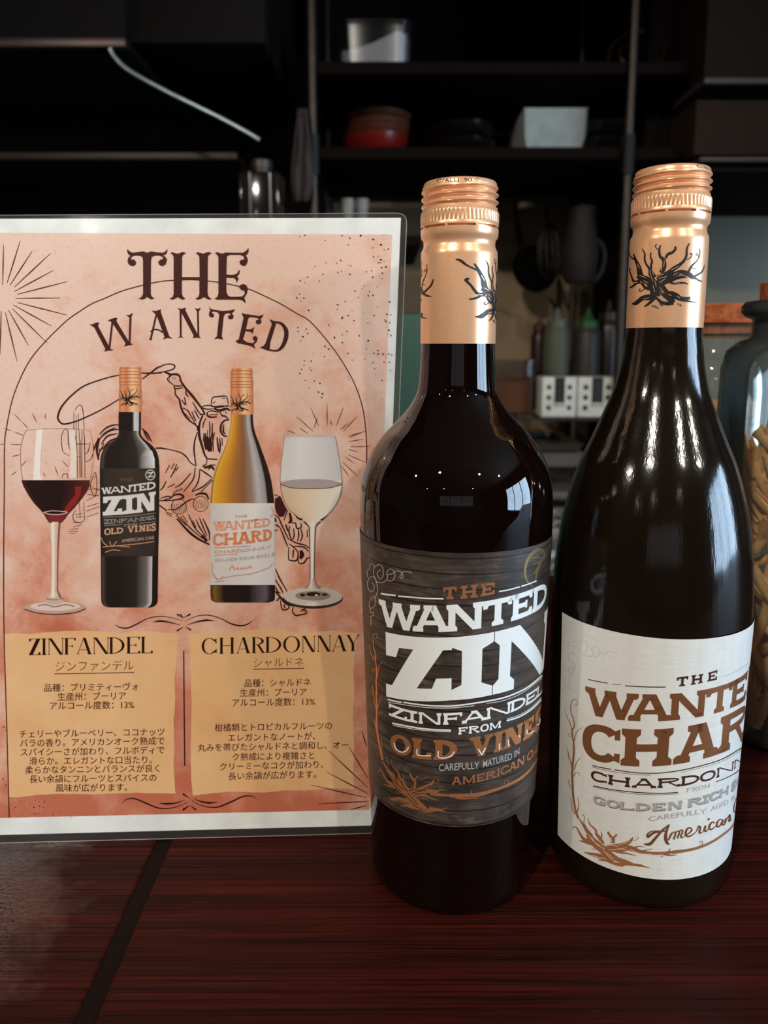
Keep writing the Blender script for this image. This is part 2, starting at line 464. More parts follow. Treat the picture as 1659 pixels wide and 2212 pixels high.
def light_mat(name, col, s):
    n = NT(name); n.set(Roughness=0.1)
    n.b.inputs['Base Color'].default_value = (0.05, 0.05, 0.06, 1)
    v = n.noise(n.coords('Object', (1, 1, 1)), 1.6, 4)
    n.l(n.ramp(v, [(0.35, tuple(c * 0.8 for c in col)), (0.65, col)]), n.b.inputs['Emission Color'])
    n.b.inputs['Emission Strength'].default_value = s; return n.m
M_FRAME = plain('window frame', (60, 58, 56), 0.5)
M_PANE = light_mat('daylight pane', (0.54, 0.75, 1.0), WINDOW_STRENGTH)
win = empty('window_1', (X1 + 0.04, (WY0 + WY1) / 2, WZ0)); win['kind'] = 'structure'
fb = MB(); g = 0.05
fb.box((X1, WY0, WZ0), (X1 + t, WY1, WZ0 + g)).box((X1, WY0, WZ1 - g), (X1 + t, WY1, WZ1))
for k in range(4):
    y = WY0 + (WY1 - WY0 - g) * k / 3; fb.box((X1, y, WZ0 + g), (X1 + t, y + g, WZ1 - g))
fb.build('window_frame', M_FRAME, win, False)
for k in range(3):
    y = WY0 + (WY1 - WY0 - g) * k / 3
    MB().box((X1 + 0.03, y + g, WZ0 + g), (X1 + 0.045, WY0 + (WY1 - WY0 - g) * (k + 1) / 3, WZ1 - g)).build('pane', M_PANE, win, False)
# second, dimmer window far behind the viewer
M_PANE2 = light_mat('distant daylight pane', (0.9, 0.93, 1.0), REAR_WINDOW_STRENGTH)
win2 = empty('window_2', (-0.4, Y0 + 0.03, -0.1)); win2['kind'] = 'structure'
fb = MB(); a0, a1, b0, b1 = -2.2, 1.4, 0.0, 1.3
fb.box((a0, Y0, b0), (a1, Y0 + 0.05, b0 + g)).box((a0, Y0, b1 - g), (a1, Y0 + 0.05, b1))
for k in range(4):
    x = a0 + (a1 - a0 - g) * k / 3; fb.box((x, Y0, b0 + g), (x + g, Y0 + 0.05, b1 - g))
fb.build('window_frame', M_FRAME, win2, False)
for k in range(3):
    x = a0 + (a1 - a0 - g) * k / 3
    MB().box((x + g, Y0 + 0.005, b0 + g), (a0 + (a1 - a0 - g) * (k + 1) / 3, Y0 + 0.02, b1 - g)).build('pane', M_PANE2, win2, False)
struct('added_bulkhead', MB().box((X0, 0.66, 1.12), (X1, 0.74, ZC)), M_DARK)          # unseen bulkhead added to shade the upper kitchen from the spotlights
struct('added_partition', MB().box((1.36, 0.74, ZF), (1.42, 1.10, ZC)), M_WALL)            # unseen partition added to hold window light off the kitchen
# ceiling lamps
M_CAN = plain('lamp can', (40, 38, 36), 0.4, 0.6)
M_BULB = light_mat('lamp glow', LAMP_COL, 60.0)
LNAMES = ['black ceiling spotlight above the customer side, left of the viewer', 'black ceiling spotlight above the customer side, right of the viewer',
          'black ceiling spotlight near the left wall', 'black ceiling spotlight nearest the right window', 'black ceiling spotlight deep in the room, middle left',
          'black ceiling spotlight deep in the room, right', 'black ceiling spotlight deep in the room, far left']
for i, (x, y, z, ax, ay, az, pw) in enumerate(LAMPS):
    r = empty('ceiling_spotlight', (x, y, ZC), LNAMES[i], 'ceiling lamp', 'ceiling spotlights')
    d = (Vector((ax, ay, az)) - Vector((x, y, z))).normalized(); p = Vector((x, y, z))
    MB().tube([(x, y, ZC), (x, y, z + 0.06)], 0.008).build('stem', M_CAN, r)
    MB().tube([p - d * 0.10, p - d * 0.09, p, p + d * 0.02], [0.02, 0.045, 0.045, 0.045], 20).build('can', M_CAN, r)
    MB().tube([p + d * 0.021, p + d * 0.023], [0.036, 0.036], 20).build('bulb', M_BULB, r)
    L = bpy.data.lights.new('ceiling_spotlight_beam', 'SPOT'); L.energy = LAMP_WATT * pw; L.color = LAMP_COL
    L.spot_size = math.radians(70); L.spot_blend = 0.7; L.shadow_soft_size = 0.035
    o = bpy.data.objects.new('ceiling_spotlight_beam', L); COL.objects.link(o)
    o.location = p + d * 0.03; o.rotation_euler = d.to_track_quat('-Z', 'Y').to_euler()

# ------------------------------------------------------------------ bar counter
n = NT('stained wood')
fine = n.noise(n.coords('Object', (7, 620, 1)), 1.0, 3, 0.6)
wide = n.noise(n.coords('Object', (1.2, 60, 1)), 1.0, 5, 0.6, 0.6)
pore = n.noise(n.coords('Object', (30, 900, 1)), 1.0, 2, 0.7)
base = n.ramp(wide, [(0.25, srgb((46, 13, 9))), (0.55, srgb((68, 20, 14))), (0.8, srgb((86, 29, 20)))])
c1 = n.mix(n.ramp(fine, [(0.36, (0, 0, 0)), (0.66, (1, 1, 1))]), base, srgb((25, 8, 6)))
c2 = n.mix(n.ramp(pore, [(0.68, (0, 0, 0)), (0.80, (0.7,) * 3)]), c1, srgb((118, 54, 34)))
n.l(c2, n.b.inputs['Base Color'])
# a worn, thickly varnished patch at the left
gm = n.n('ShaderNodeVectorMath', operation='DISTANCE'); tc = n.n('ShaderNodeTexCoord'); n.l(tc.outputs['Object'], gm.inputs[0]); gm.inputs[1].default_value = (-0.235, 0.285, 0.0)
dn = n.n('ShaderNodeMath', operation='MULTIPLY_ADD'); n.l(n.noise(n.coords('Object'), 45, 4, 0.7), dn.inputs[0]); dn.inputs[1].default_value = 0.07; n.l(gm.outputs['Value'], dn.inputs[2])
patch = n.ramp(dn.outputs[0], [(0.105, (1,) * 3), (0.14, (0,) * 3)])
n.l(n.mix(patch, (0.45,) * 3, (0.13,) * 3), n.b.inputs['Roughness'])
n.l(n.mix(patch, (0.09,) * 3, (1.0,) * 3), n.b.inputs['Specular IOR Level'])
lump = n.mix(patch, fine, n.noise(n.coords('Object', (1, 1, 1)), 420, 3, 0.65))
n.bump(lump, 0.6, 0.0012); M_WOOD = n.m
M_INLAY = plain('dark seam filler', (22, 10, 7), 0.8, Specular_IOR_Level=0.15)
bar = empty('bar_counter', (0, 0.3, -0.05), 'dark red-brown wooden bar counter with a black seam between its boards', 'counter')
MB().box((-1.6, -0.12, -0.05), (-0.1115, 0.78, 0.0), 0.0015).build('board', M_WOOD, bar, False)
MB().box((-0.1042, -0.12, -0.05), (1.9, 0.78, 0.0), 0.0015).build('board', M_WOOD, bar, False)
MB().box((-0.1115, -0.118, -0.049), (-0.1042, 0.778, -0.0012)).build('seam_strip', M_INLAY, bar, False)
MB().box((-1.6, -0.06, ZF), (1.9, 0.0, -0.05)).build('front_panel', M_DARK, bar, False)

# ------------------------------------------------------------------ wine bottles
M_CAP = None
n = NT('copper foil capsule'); n.set(Roughness=0.3, Metallic=0.4)
n.l(n.ramp(n.noise(n.coords('Object'), 1500, 2), [(0.3, srgb((244, 184, 138))), (0.7, srgb((250, 194, 150)))]), n.b.inputs['Base Color']); M_CAP = n.m
def glass_mat(name, col, rough, streak=0.0):
    n = NT(name); n.set(Roughness=rough); n.b.inputs['IOR'].default_value = 1.52
    c = srgb(col); v = n.noise(n.coords('Object', (60, 60, 4)), 1.0, 3)
    n.l(n.ramp(v, [(0.3, tuple(x * 0.8 for x in c)), (0.7, c)]), n.b.inputs['Base Color'])
    if streak: n.bump(n.noise(n.coords('Object', (900, 900, 25)), 1.0, 2), streak, 0.0002)
    return n.m
M_RED = glass_mat('dark red wine glass', (14, 5, 3), 0.015)
M_OLIVE = glass_mat('dark olive glass', (24, 16, 8), 0.12, 0.25)
CAP_PROF = [(.0000, .01500), (.0010, .01505), (.0330, .01512), (.0346, .01500), (.0362, .01415), (.0375, .01405), (.0388, .01420), (.0397, .01500), (.0412, .01525),
            (.0428, .01525), (.04285, .0138), (.0436, .0138), (.04365, .01530), (.0447, .01530), (.0450, .01515), (.0452, .01515), (.0484, .01515), (.0490, .01515), (.0494, .01490), (.0502, .01455)]
CRS, CHS = 1.045, 1.072                     # capsule a touch larger than standard
def cap_mesh(x, y, z):
    prof = list(CAP_PROF); h = .0502
    while h < .0578: h += .0003; prof.append((h, .0148))
    prof += [(.0582, .0143), (.0595, .01422), (.0600, .0138), (.0603, .0128), (.06035, .0115), (.0603, .004), (.0603, .0001)]
    def rf(h, r, a):
        if .0450 < h < .0485: return r + 0.00022 * math.sin(a * 58)
        if .0501 < h < .0579:
            k = min(1, (h - .0501) / .001, (.0579 - h) / .0008)
            return r - 0.0004 * k + 0.0007 * k * math.sin(2 * math.pi * (h / .0027) - a)
        return r
    m = MB().lathe(prof, (0, 0, 0), 290, rf)
    m.v = [(x + a * CRS, y + b * CRS, z + c * CHS) for a, b, c in m.v]; return m
def profile(pts, per=10):
    q = catmull(pts, per); return [(a, max(b, 0.0001)) for a, b in q]
def bottle(name, label, x, y, prof, glass, caph):
    o = empty(name, (x, y, 0), label, 'wine bottle')
    MB().lathe(prof, (x, y, 0), 160).build('glass_body', glass, o)
    c = cap_mesh(x, y, caph).build('screw_cap', M_CAP, o)
    # little bridges over the tear line of the cap
    for k in range(8):
        a = 2 * math.pi * k / 8 + 0.35; m = MB(); r0, r1 = .0140, .01525
        for da in (-.035, .035):
            for r in (r0, r1):
                for h in (.0429, .0437): m.v.append((x + CRS * r * math.sin(a + da), y - CRS * r * math.cos(a + da), caph + h * CHS))
        m.f = [(0, 1, 3, 2), (4, 6, 7, 5), (0, 4, 5, 1), (2, 3, 7, 6), (0, 2, 6, 4), (1, 5, 7, 3)]
        m.build('cap_bridge', M_CAP, c, False)
    return o, c
LX, LY, RX_, RY_ = 0.03106, 0.3274, 0.12015, 0.3350
PL = [(0.0, 0.0), (.0, .031), (.001, .0352), (.004, .0366), (.012, .03685), (.020, .03707), (.037, .0376), (.0555, .03818), (.0855, .03912), (.122, .04027), (.150, .04115), (.165, .0415), (.1745, .0414), (.1836, .0404), (.1927, .0371),
      (.2011, .0316), (.2066, .0264), (.211, .02235), (.2163, .0188), (.222, .0166), (.2324, .0158), (.2405, .0154), (.247, .0151)]
PR = [(0.0, 0.0), (.0, .035), (.001, .0392), (.004, .0406), (.010, .0411), (.020, .04133), (.045, .0418), (.075, .04237), (.105, .04294), (.114, .0431), (.122, .0430), (.1353, .0425), (.1518, .0411), (.1655, .0390), (.1784, .0359),
      (.1899, .0322), (.200, .0278), (.2094, .02395), (.2193, .0201), (.2308, .0173), (.2400, .0161), (.2466, .0154), (.255, .0151)]
def lathe_profile(p): return [(0, 0.0001), (0, p[1][1])] + profile(p[2:], 8)
CAPL, CAPR = 0.2402, 0.2468
zin, capL = bottle('red_wine_bottle', 'dark red wine bottle with dark wood-grain label, white ZIN lettering and broad shoulders', LX, LY, lathe_profile(PL), M_RED, CAPL)
cha, capR = bottle('white_wine_bottle', 'olive-dark wine bottle with sloping shoulders and white label lettered in copper', RX_, RY_, lathe_profile(PR), M_OLIVE, CAPR)

# labels: straight cones wrapped round the bottles, the writing laid on them
lineL = lambda h: .0376 + (h - .037) * .0314 + .00022
lineR = lambda h: .0418 + (h - .045) * .019 + .00022
SL = Round(LX, LY, lineL); SR = Round(RX_, RY_, lineR)
C4 = crop(770, 1140, 3.7705); C5 = crop(770, 1440, 3.7705); C6 = crop(1180, 1300, 3.4635); C7 = crop(1180, 1600, 3.4635)
def label_sheet(S, a0, a1, lo, hi, name, mat, parent):
    m = MB(); n = int((a1 - a0) / math.radians(1.25)); k = 12; th = 0.00012
    for i in range(n + 1):
        a = a0 + (a1 - a0) * i / n
        for j in range(k + 1): m.v.append(tuple(S.world(a, lo + (hi - lo) * j / k, 0)))
    for i in range(n):
        for j in range(k): m.f.append((i * (k + 1) + j, (i + 1) * (k + 1) + j, (i + 1) * (k + 1) + j + 1, i * (k + 1) + j + 1))
    def uv(c): return (math.atan2(c.x - S.x, -(c.y - S.y)), c.z)
    return m.build(name, mat, parent, True, uv)
n = NT('weathered plank print'); uvs = n.coords('UV', (1, 1, 1))
mp = n.n('ShaderNodeMapping'); mp.inputs['Scale'].default_value = (3.2, 700, 1); n.l(uvs, mp.inputs[0])
mp2 = n.n('ShaderNodeMapping'); mp2.inputs['Scale'].default_value = (2.2, 90, 1); n.l(uvs, mp2.inputs[0])
grain = n.noise(mp.outputs[0], 1.0, 5, 0.65, 0.4); broad = n.noise(mp2.outputs[0], 1.0, 5, 0.6, 1.2)
c = n.ramp(broad, [(0.25, srgb((38, 31, 27))), (0.5, srgb((78, 67, 59))), (0.75, srgb((112, 99, 89)))])
c = n.mix(n.ramp(grain, [(0.35, (0, 0, 0)), (0.62, (0.75,) * 3)]), c, srgb((44, 35, 30)))
wv = n.n('ShaderNodeTexWave', wave_type='BANDS', bands_direction='Y'); wv.inputs['Scale'].default_value = 12.0; wv.inputs['Distortion'].default_value = 1.5; wv.inputs['Detail Scale'].default_value = 0.4
n.l(mp2.outputs[0], wv.inputs[0]); wv.inputs['Scale'].default_value = 0.55
c = n.mix(n.ramp(wv.outputs['Fac'], [(0.0, (0.9,) * 3), (0.05, (0, 0, 0))]), c, srgb((26, 19, 16)))
n.l(c, n.b.inputs['Base Color']); n.set(Roughness=0.42); M_PLANK = n.m
n = NT('ivory label paper'); uvs = n.coords('UV', (4, 2600, 1)); v = n.noise(uvs, 1.0, 3)
v2 = n.noise(n.coords('UV', (9, 30, 1)), 1.0, 3)
c = n.mix(n.ramp(v2, [(0.4, (0, 0, 0)), (0.75, (0.5,) * 3)]), srgb((236, 236, 230)), srgb((222, 219, 211)))
n.l(n.mix(n.ramp(v, [(0.45, (0, 0, 0)), (0.7, (0.4,) * 3)]), c, srgb((205, 200, 190))), n.b.inputs['Base Color']); n.set(Roughness=0.38); M_IVORY = n.m
def worn(name, col, rough=0.5, metal=0.0, dark=(60, 50, 44), lo=0.66, hi=0.72, scale=(140, 1500, 1)):
    n = NT(name); v = n.noise(n.coords('UV', scale), 1.0, 4, 0.7); v2 = n.noise(n.coords('UV', (6, 60, 1)), 1.0, 2)
    f = n.mix(1.0, n.ramp(v, [(lo, (0, 0, 0)), (hi, (1,) * 3)]), n.ramp(v2, [(0.5, (0, 0, 0)), (0.62, (1,) * 3)]), 'MULTIPLY')
    n.l(n.mix(f, srgb(col), srgb(dark)), n.b.inputs['Base Color']); n.set(Roughness=rough, Metallic=metal); return n.m
M_WHITE_INK = worn('white label ink', (240, 242, 238), 0.5, lo=0.60, hi=0.66)
M_FOIL = worn('copper foil print', (232, 158, 106), 0.34, 0.7, (150, 84, 48))
M_BROWNFOIL = worn('brown copper foil print', (190, 128, 86), 0.32, 0.7, (104, 60, 38), 0.5, 0.75, (3, 900, 1))
M_GREY = plain('grey label ink', (178, 176, 170), 0.5); M_FAINT = plain('faint grey label ink', (212, 210, 204), 0.5)
M_SWIRL = plain('pale ornament ink', (176, 164, 150), 0.5); M_BLACK = plain('black capsule ink', (22, 12, 9), 0.45)
M_DKBROWN = plain('dark brown label ink', (70, 40, 24), 0.4); M_COPPERLINE = plain('fine copper ink', (196, 116, 74), 0.35, 0.5)
uvL = lambda f, s: [SL.uv(*p) for p in f(s)]
vL0 = uvL(C4, '830,207')[0][1]; vL1 = uvL(C5, '870,1306')[0][1]
labL = label_sheet(SL, -1.75, 1.42, vL1, vL0, 'front_label', M_PLANK, zin)
labL['label'] = 'dark wood-grain front label'
def lift(S, f, txt): return f(txt)
Z1 = 0.00009
def put(S, name, mat, parent, polys=(), strokes=(), z=Z1, label=None, uv=False):
    a = Art(S)
    for p in polys: a.poly(p, z=z, uv=uv)
    for s in strokes:
        if isinstance(s, tuple): a.stroke(s[0], s[1], z=s[2] if len(s) > 2 else z)
    return a.build(name, mat, parent, label)
def strip_(S, *a, **k): return strip(*a, S=S, **k)
SLAB = dict(t=0.24, n=0.22, sh=0.14, sl=0.07, drop=0.12)
T = C4('185,583 350,612 505,625 745,630 900,622 1030,605 1150,580 1262,547 1425,495 1545,435')
B = C4('200,795 290,812 475,838 765,848 865,838 1015,822 1215,780 1440,680 1540,625')
def bx(f, *pairs): return [(f('%s,0' % a)[0][0], f('%s,0' % b)[0][0]) for a, b in pairs]
put(SL, 'lettering', M_WHITE_INK, labL, strip_(SL, 'WANTED', bx(C4, (185, 508), (458, 768), (732, 1034), (1030, 1264), (1262, 1432), (1434, 1546)), T, B, **dict(SLAB, t=.27, n=.25)), label='white WANTED lettering', uv=True)
T = C4('238,850 480,880 722,898 755,896 920,882 1085,852 1112,848 1330,790 1545,668')
B = C4('250,1376 500,1400 775,1404 797,1398 950,1390 1115,1366 1140,1355 1355,1272 1515,1165')
put(SL, 'lettering', M_WHITE_INK, labL, strip_(SL, 'ZIN', bx(C4, (238, 776), (760, 1112), (1118, 1543)), T, B, t=.30, n=.20, sh=.15, sl=.085, drop=.14), label='large white ZIN lettering', uv=True)
T = C5('265,305 412,340 500,360 700,385 860,378 1050,337 1255,285 1375,228 1470,165 1515,118')
B = C5('270,398 410,440 500,460 700,472 860,466 1050,432 1250,378 1370,325 1470,248 1512,190')
put(SL, 'lettering', M_WHITE_INK, labL, strip_(SL, 'ZINFANDEL', bx(C5, (265, 412), (412, 497), (506, 692), (706, 862), (858, 1062), (1058, 1256), (1256, 1376), (1380, 1470), (1472, 1516)), T, B, t=.27, n=.22, sh=.16, sl=.08, drop=.14), label='white ZINFANDEL lettering', uv=True)
put(SL, 'lettering', M_WHITE_INK, labL, strip_(SL, 'FROM', bx(C5, (830, 906), (914, 1002), (1008, 1078), (1084, 1176)), C5('830,495 1000,475 1175,440'), C5('830,553 1000,535 1175,495'), t=.25, n=.2, sh=.16, sl=.08, drop=.12), label='white FROM lettering', uv=True)
ws = 1 / 3.77
put(SL, 'rule', M_WHITE_INK, labL, strokes=[(C4('200,535 320,552'), 13 * ws), (C4('340,556 480,568 600,576 710,578'), 11 * ws)])
put(SL, 'rule', M_WHITE_INK, labL, strokes=[(C4('1160,520 1250,502 1330,480'), 10 * ws), (C4('1340,477 1400,458 1465,432'), 10 * ws)])
put(SL, 'rule', M_WHITE_INK, labL, strokes=[(C5('255,266 310,280 370,290'), 12 * ws), (C5('382,290 520,310 660,320 800,318 1000,291 1200,252 1350,192 1430,140 1510,72'), 12 * ws)])
put(SL, 'rule', M_WHITE_INK, labL, strokes=[(C5('262,290 520,328 640,336 800,334 960,318'), 5 * ws), (C5('1060,300 1200,274 1350,212 1505,95'), 4 * ws)])
put(SL, 'rule', M_WHITE_INK, labL, strokes=[(C5('292,460 480,496 620,512 770,518'), 13 * ws), (C5('300,478 480,510 640,526 770,530'), 5 * ws)])
put(SL, 'rule', M_WHITE_INK, labL, strokes=[(C5('1222,440 1320,410 1420,350 1505,268'), 12 * ws), (C5('1225,425 1320,394 1420,335 1505,250'), 4 * ws)])
put(SL, 'lettering', M_FOIL, labL, strip_(SL, 'THE', bx(C4, (706, 818), (848, 986), (1012, 1126)), C4('708,487 985,460 1125,443'), C4('720,582 950,570 1125,538'), t=.26, n=.24, sh=.16, sl=.12, drop=.16), label='copper THE lettering', uv=True)
T = C5('280,540 450,565 628,592 780,600 920,585 1100,545 1200,510 1345,455 1440,392 1497,325')
B = C5('300,702 460,738 640,757 800,752 950,740 1060,722 1190,690 1345,610 1440,532 1490,482')
ob = bx(C5, (278, 448), (452, 612), (626, 822), (918, 1102), (1118, 1196), (1200, 1352), (1360, 1444), (1448, 1497))
put(SL, 'lettering', M_FOIL, labL, strip_(SL, 'OLDVINES', ob, T, B, t=.33, n=.24, sh=.12, sl=.09, drop=.16, sup=2.0), label='copper OLD VINES lettering', uv=True)
hl = ['308,620 325,668 370,695 410,682 426,652', '495,670 497,716 545,724 606,724', '668,685 668,735 720,742 770,726 797,690', '990,668 1020,716', '1020,716 1050,660', '1162,625 1163,676', '1235,595 1237,646', '1318,556 1330,574', '1385,510 1387,548', '1398,548 1446,520', '1462,474 1485,462 1494,420']
put(SL, 'inline_highlight', M_WHITE_INK, labL, strokes=[(C5(s), 9 * ws, Z1 * 2.2) for s in hl])
sans = []
for txt, a, b, ya, yb, h in (('CAREFULLY', 672, 1000, 823, 802, 58), ('MATURED', 1030, 1266, 795, 728, 56), ('IN', 1284, 1326, 716, 684, 54)):
    p0, p1 = C5('%d,%d %d,%d' % (a, ya, b, yb)); sans += typeset(txt, p0[0], p0[1], p1[0], p1[1], height=h * ws, bold=0.012)
put(SL, 'lettering', M_GREY, labL, sans, label='pale CAREFULLY MATURED IN lettering')
T = C5('790,895 1000,873 1170,822 1300,765 1365,722 1435,662 1475,622'); B = C5('775,960 1000,940 1170,886 1300,830 1365,790 1435,738 1475,695')
put(SL, 'lettering', M_FOIL, labL, strip_(SL, 'AMERICANOAK', bx(C5, (776, 858), (864, 968), (978, 1044), (1052, 1136), (1142, 1168), (1172, 1240), (1240, 1304), (1308, 1366), (1388, 1436), (1438, 1474), (1476, 1500)), T, B, t=.22, n=.2, sh=.12, sl=.06, drop=.1), label='copper AMERICAN OAK lettering', uv=True)
swirl = ['118,790 120,720', '120,720 140,712 138,688 116,690 118,660 150,636 155,580 140,562 112,590 106,636 118,660', '150,580 172,520 170,470 150,410 120,400 92,440 100,500 130,520 148,480 130,450',
         '92,400 90,350 108,338 112,300 140,300 148,330', '150,410 140,350 160,310 200,305 220,345 215,400 190,415 170,370 200,340', '150,400 170,440 220,445 255,410', '255,410 250,360 280,335 310,360 312,400 290,432 250,425',
         '255,380 290,375 330,350 365,362 380,385 372,412 355,400 372,370', '372,362 400,355 455,366']
put(SL, 'swirl_ornament', M_SWIRL, labL, strokes=[(C4(s), 6.5 * ws) for s in swirl])
LCV = crop(770, 1600, 7.213)
def vine(S, parent, mat, segs, name, label=None, inner=None, im=None, z=Z1):
    a = Art(S)
    for pts, wd in segs: a.stroke(pts, wd, z=z)
    o = a.build(name, mat, parent, label)
    if inner:
        b = Art(S)
        for pts, wd in inner: b.stroke(pts, wd, z=z * 2)
        b.build('bark_line', im, parent)
    return o
k = 1 / 7.213
segs = [(C4('138,880 150,860 170,868 172,890 155,900'), 1.6), (C4('138,880 140,960 160,1040 155,1090'), [1.2, 2.4]), (C4('105,950 118,1020 145,1080'), [0.8, 2.2]), (C4('215,1095 190,1115 178,1160 172,1220'), [0.8, 2.2]),
        (C4('150,1040 165,1150 162,1260 168,1357'), [1.6, 3.4]), (C4('128,1285 132,1357'), 1.0), (C4('138,1178 130,1160 142,1145 154,1160 150,1180'), 1.0),
        (C5('135,150 145,260 160,340'), [1.0, 2.2]), (C5('160,200 168,330 165,450 175,560 195,660 215,760'), [2.6, 4.2, 5]), (C5('213,228 185,300 172,340'), [0.8, 2]), (C5('145,440 155,480 172,540'), 1.6), (C5('185,390 200,365 212,378 205,390'), 1.0), (C5('205,580 212,660 205,700'), 1.2),
        (LCV('400,310 450,380 500,470 560,540 600,620'), [8 * k, 46 * k, 80 * k]), (LCV('465,245 480,255 470,280 490,320 500,420'), 9 * k), (LCV('545,290 570,400 650,480 670,560 730,640 770,730 820,770'), [7 * k, 22 * k, 46 * k, 60 * k]), (LCV('730,510 740,570 720,630'), [8 * k, 26 * k]),
        (LCV('360,500 350,470 370,452 400,480 430,540 480,620 540,670 640,690'), [7 * k, 12 * k, 26 * k, 70 * k]), (LCV('430,672 490,700 560,715 640,720'), [6 * k, 30 * k, 60 * k]),
        (LCV('600,620 680,720 780,800 860,900 960,990 1090,1070'), [100 * k, 130 * k, 110 * k, 130 * k, 60 * k]), (LCV('830,510 870,580 910,640 900,720 860,780'), [28 * k, 44 * k, 70 * k]), (LCV('960,550 920,590 900,620'), 24 * k), (LCV('960,555 1010,590 1060,595 1085,560'), 8 * k),
        (LCV('1215,600 1170,670 1080,720 960,770 840,790'), [16 * k, 50 * k, 70 * k, 60 * k]), (LCV('1285,610 1270,600 1262,612 1290,630 1240,655 1210,650'), 7 * k),
        (LCV('1415,768 1300,765 1260,790 1120,790 1000,810 860,830'), [7 * k, 24 * k, 80 * k, 110 * k]), (LCV('1285,925 1180,900 1080,860 960,830'), [6 * k, 26 * k, 50 * k]), (LCV('1540,850 1400,850 1280,840 1150,810'), [30 * k, 40 * k, 70 * k]),
        (LCV('500,880 570,910 640,905 720,930 840,960 900,960'), [8 * k, 60 * k, 90 * k, 110 * k]), (LCV('690,1010 780,1010 880,1040 1000,1060'), [10 * k, 40 * k, 40 * k]), (LCV('980,1000 1080,1080 1140,1090 1300,1085 1400,1110 1510,1122'), [110 * k, 70 * k, 30 * k, 12 * k, 6 * k]), (LCV('1130,1050 1250,1062 1330,1070 1420,1040'), [40 * k, 20 * k, 8 * k]),
        (LCV('690,800 640,825 612,800 640,790'), 8 * k),
        (C5('760,1050 880,1050 1000,1040 1120,1005 1240,960 1340,905 1420,830 1475,745'), [8, 9, 6, 5, 3]), (C5('985,1070 870,1075 800,1060'), [1, 5]), (C5('940,1005 930,1040 900,1055'), [1, 5]), (C5('1205,950 1210,930 1235,930 1232,955 1200,975'), 1.2)]
inn = [(LCV(s), 9 * k) for s in ('560,580 640,680 740,760', '540,600 600,700 700,790', '700,620 740,720 800,790', '820,780 900,760 960,770', '850,820 960,790 1080,770', '880,850 1000,820 1150,820', '760,830 840,930 930,1000', '800,810 880,900 960,1000', '640,920 740,960 820,980', '960,780 1080,740 1160,690', '890,620 890,700 870,750', '600,560 640,660', '900,1010 1000,1060 1080,1090')]
vine(SL, labL, M_FOIL, segs, 'vine_print', 'copper twisted vine', inn, plain('vine shadow ink', (46, 30, 22), 0.5))
put(SL, 'seal_print', worn('tarnished gold print', (168, 142, 96), 0.35, 0.7), labL, strokes=[(C4('1440,480 1400,450 1372,380 1385,280 1440,200 1500,178 1530,220 1500,270 1440,300'), [2, 5, 7, 5, 3]), (C4('1500,260 1470,360 1455,440'), [6, 5, 3]), (C4('1420,250 1470,240 1510,260 1470,330 1440,380'), 3)])
# back of the label ring on the shoulder side is plain glass
uvR = lambda f, s: [SR.uv(*p) for p in f(s)]
vR0 = uvR(C6, '950,280')[0][1]; vR1 = uvR(C7, '880,1040')[0][1]; aR0 = uvR(C6, '108,600')[0][0]
labR = label_sheet(SR, aR0, aR0 + 2.95, vR1, vR0, 'front_label', M_IVORY, cha); labR['label'] = 'ivory white front label'
T = C6('290,630 480,665 670,688 830,692 1000,685 1195,656 1385,592 1495,528'); B = C6('300,838 400,858 590,884 740,893 820,894 1035,879 1170,858 1340,805 1480,735')
put(SR, 'lettering', M_BROWNFOIL, labR, strip_(SR, 'WANTE', bx(C6, (290, 676), (616, 940), (920, 1198), (1194, 1388), (1384, 1496)), T, B, **dict(SLAB, t=.27, n=.25)), label='copper-brown WANTED lettering', uv=True)
T = C6('275,890 565,945 725,953 935,949 1030,930 1215,900 1300,862 1450,788'); B = C6('290,1160 450,1203 580,1221 740,1229 940,1224 1100,1196 1290,1140 1400,1080 1470,1035')
put(SR, 'lettering', M_BROWNFOIL, labR, strip_(SR, 'CHAR', bx(C6, (272, 560), (562, 944), (956, 1296), (1296, 1480)), T, B, t=.27, n=.22, sh=.15, sl=.09, drop=.16), label='large copper-brown CHARD lettering', uv=True)
put(SR, 'lettering', M_DKBROWN, labR, strip_(SR, 'THE', bx(C6, (976, 1060), (1084, 1172), (1208, 1278)), C6('978,566 1085,551 1170,538 1275,510'), C6('1000,632 1090,621 1165,606 1275,582'), t=.24, n=.2, sh=.13, sl=.12, drop=.16), label='brown THE lettering', uv=True)
T = C7('340,222 455,240 625,272 740,284 835,286 1000,272 1140,242 1265,210 1400,150 1460,98'); B = C7('350,300 460,321 625,347 740,354 820,354 1000,345 1140,315 1265,284 1400,212 1460,158')
put(SR, 'lettering', M_DKBROWN, labR, strip_(SR, 'CHARDONN', bx(C7, (335, 456), (464, 628), (642, 824), (834, 1006), (1008, 1144), (1150, 1266), (1276, 1402), (1408, 1464)), T, B, t=.26, n=.2, sh=.16, sl=.1, drop=.18), label='brown CHARDONNAY lettering', uv=True)
wr_ = 1 / 3.4635
put(SR, 'rule', M_DKBROWN, labR, strokes=[(C6('315,580 380,594 460,608'), 6 * wr_), (C6('495,613 560,620'), 4 * wr_), (C6('590,627 700,634 800,637 892,637'), 7 * wr_)])
put(SR, 'rule', M_GREY, labR, strokes=[(C6('1320,560 1400,530 1460,495 1512,455'), 3 * wr_)])
put(SR, 'rule', M_DKBROWN, labR, strokes=[(C7('345,184 400,198 485,213'), 7 * wr_), (C7('510,216 640,236 780,243 900,237 1050,212 1200,175 1330,130 1460,52'), 7 * wr_)])
put(SR, 'rule', M_DKBROWN, labR, strokes=[(C7('345,198 480,227 640,250 780,257'), 3 * wr_), (C7('1010,236 1200,190 1330,146 1456,70'), 2.4 * wr_)])
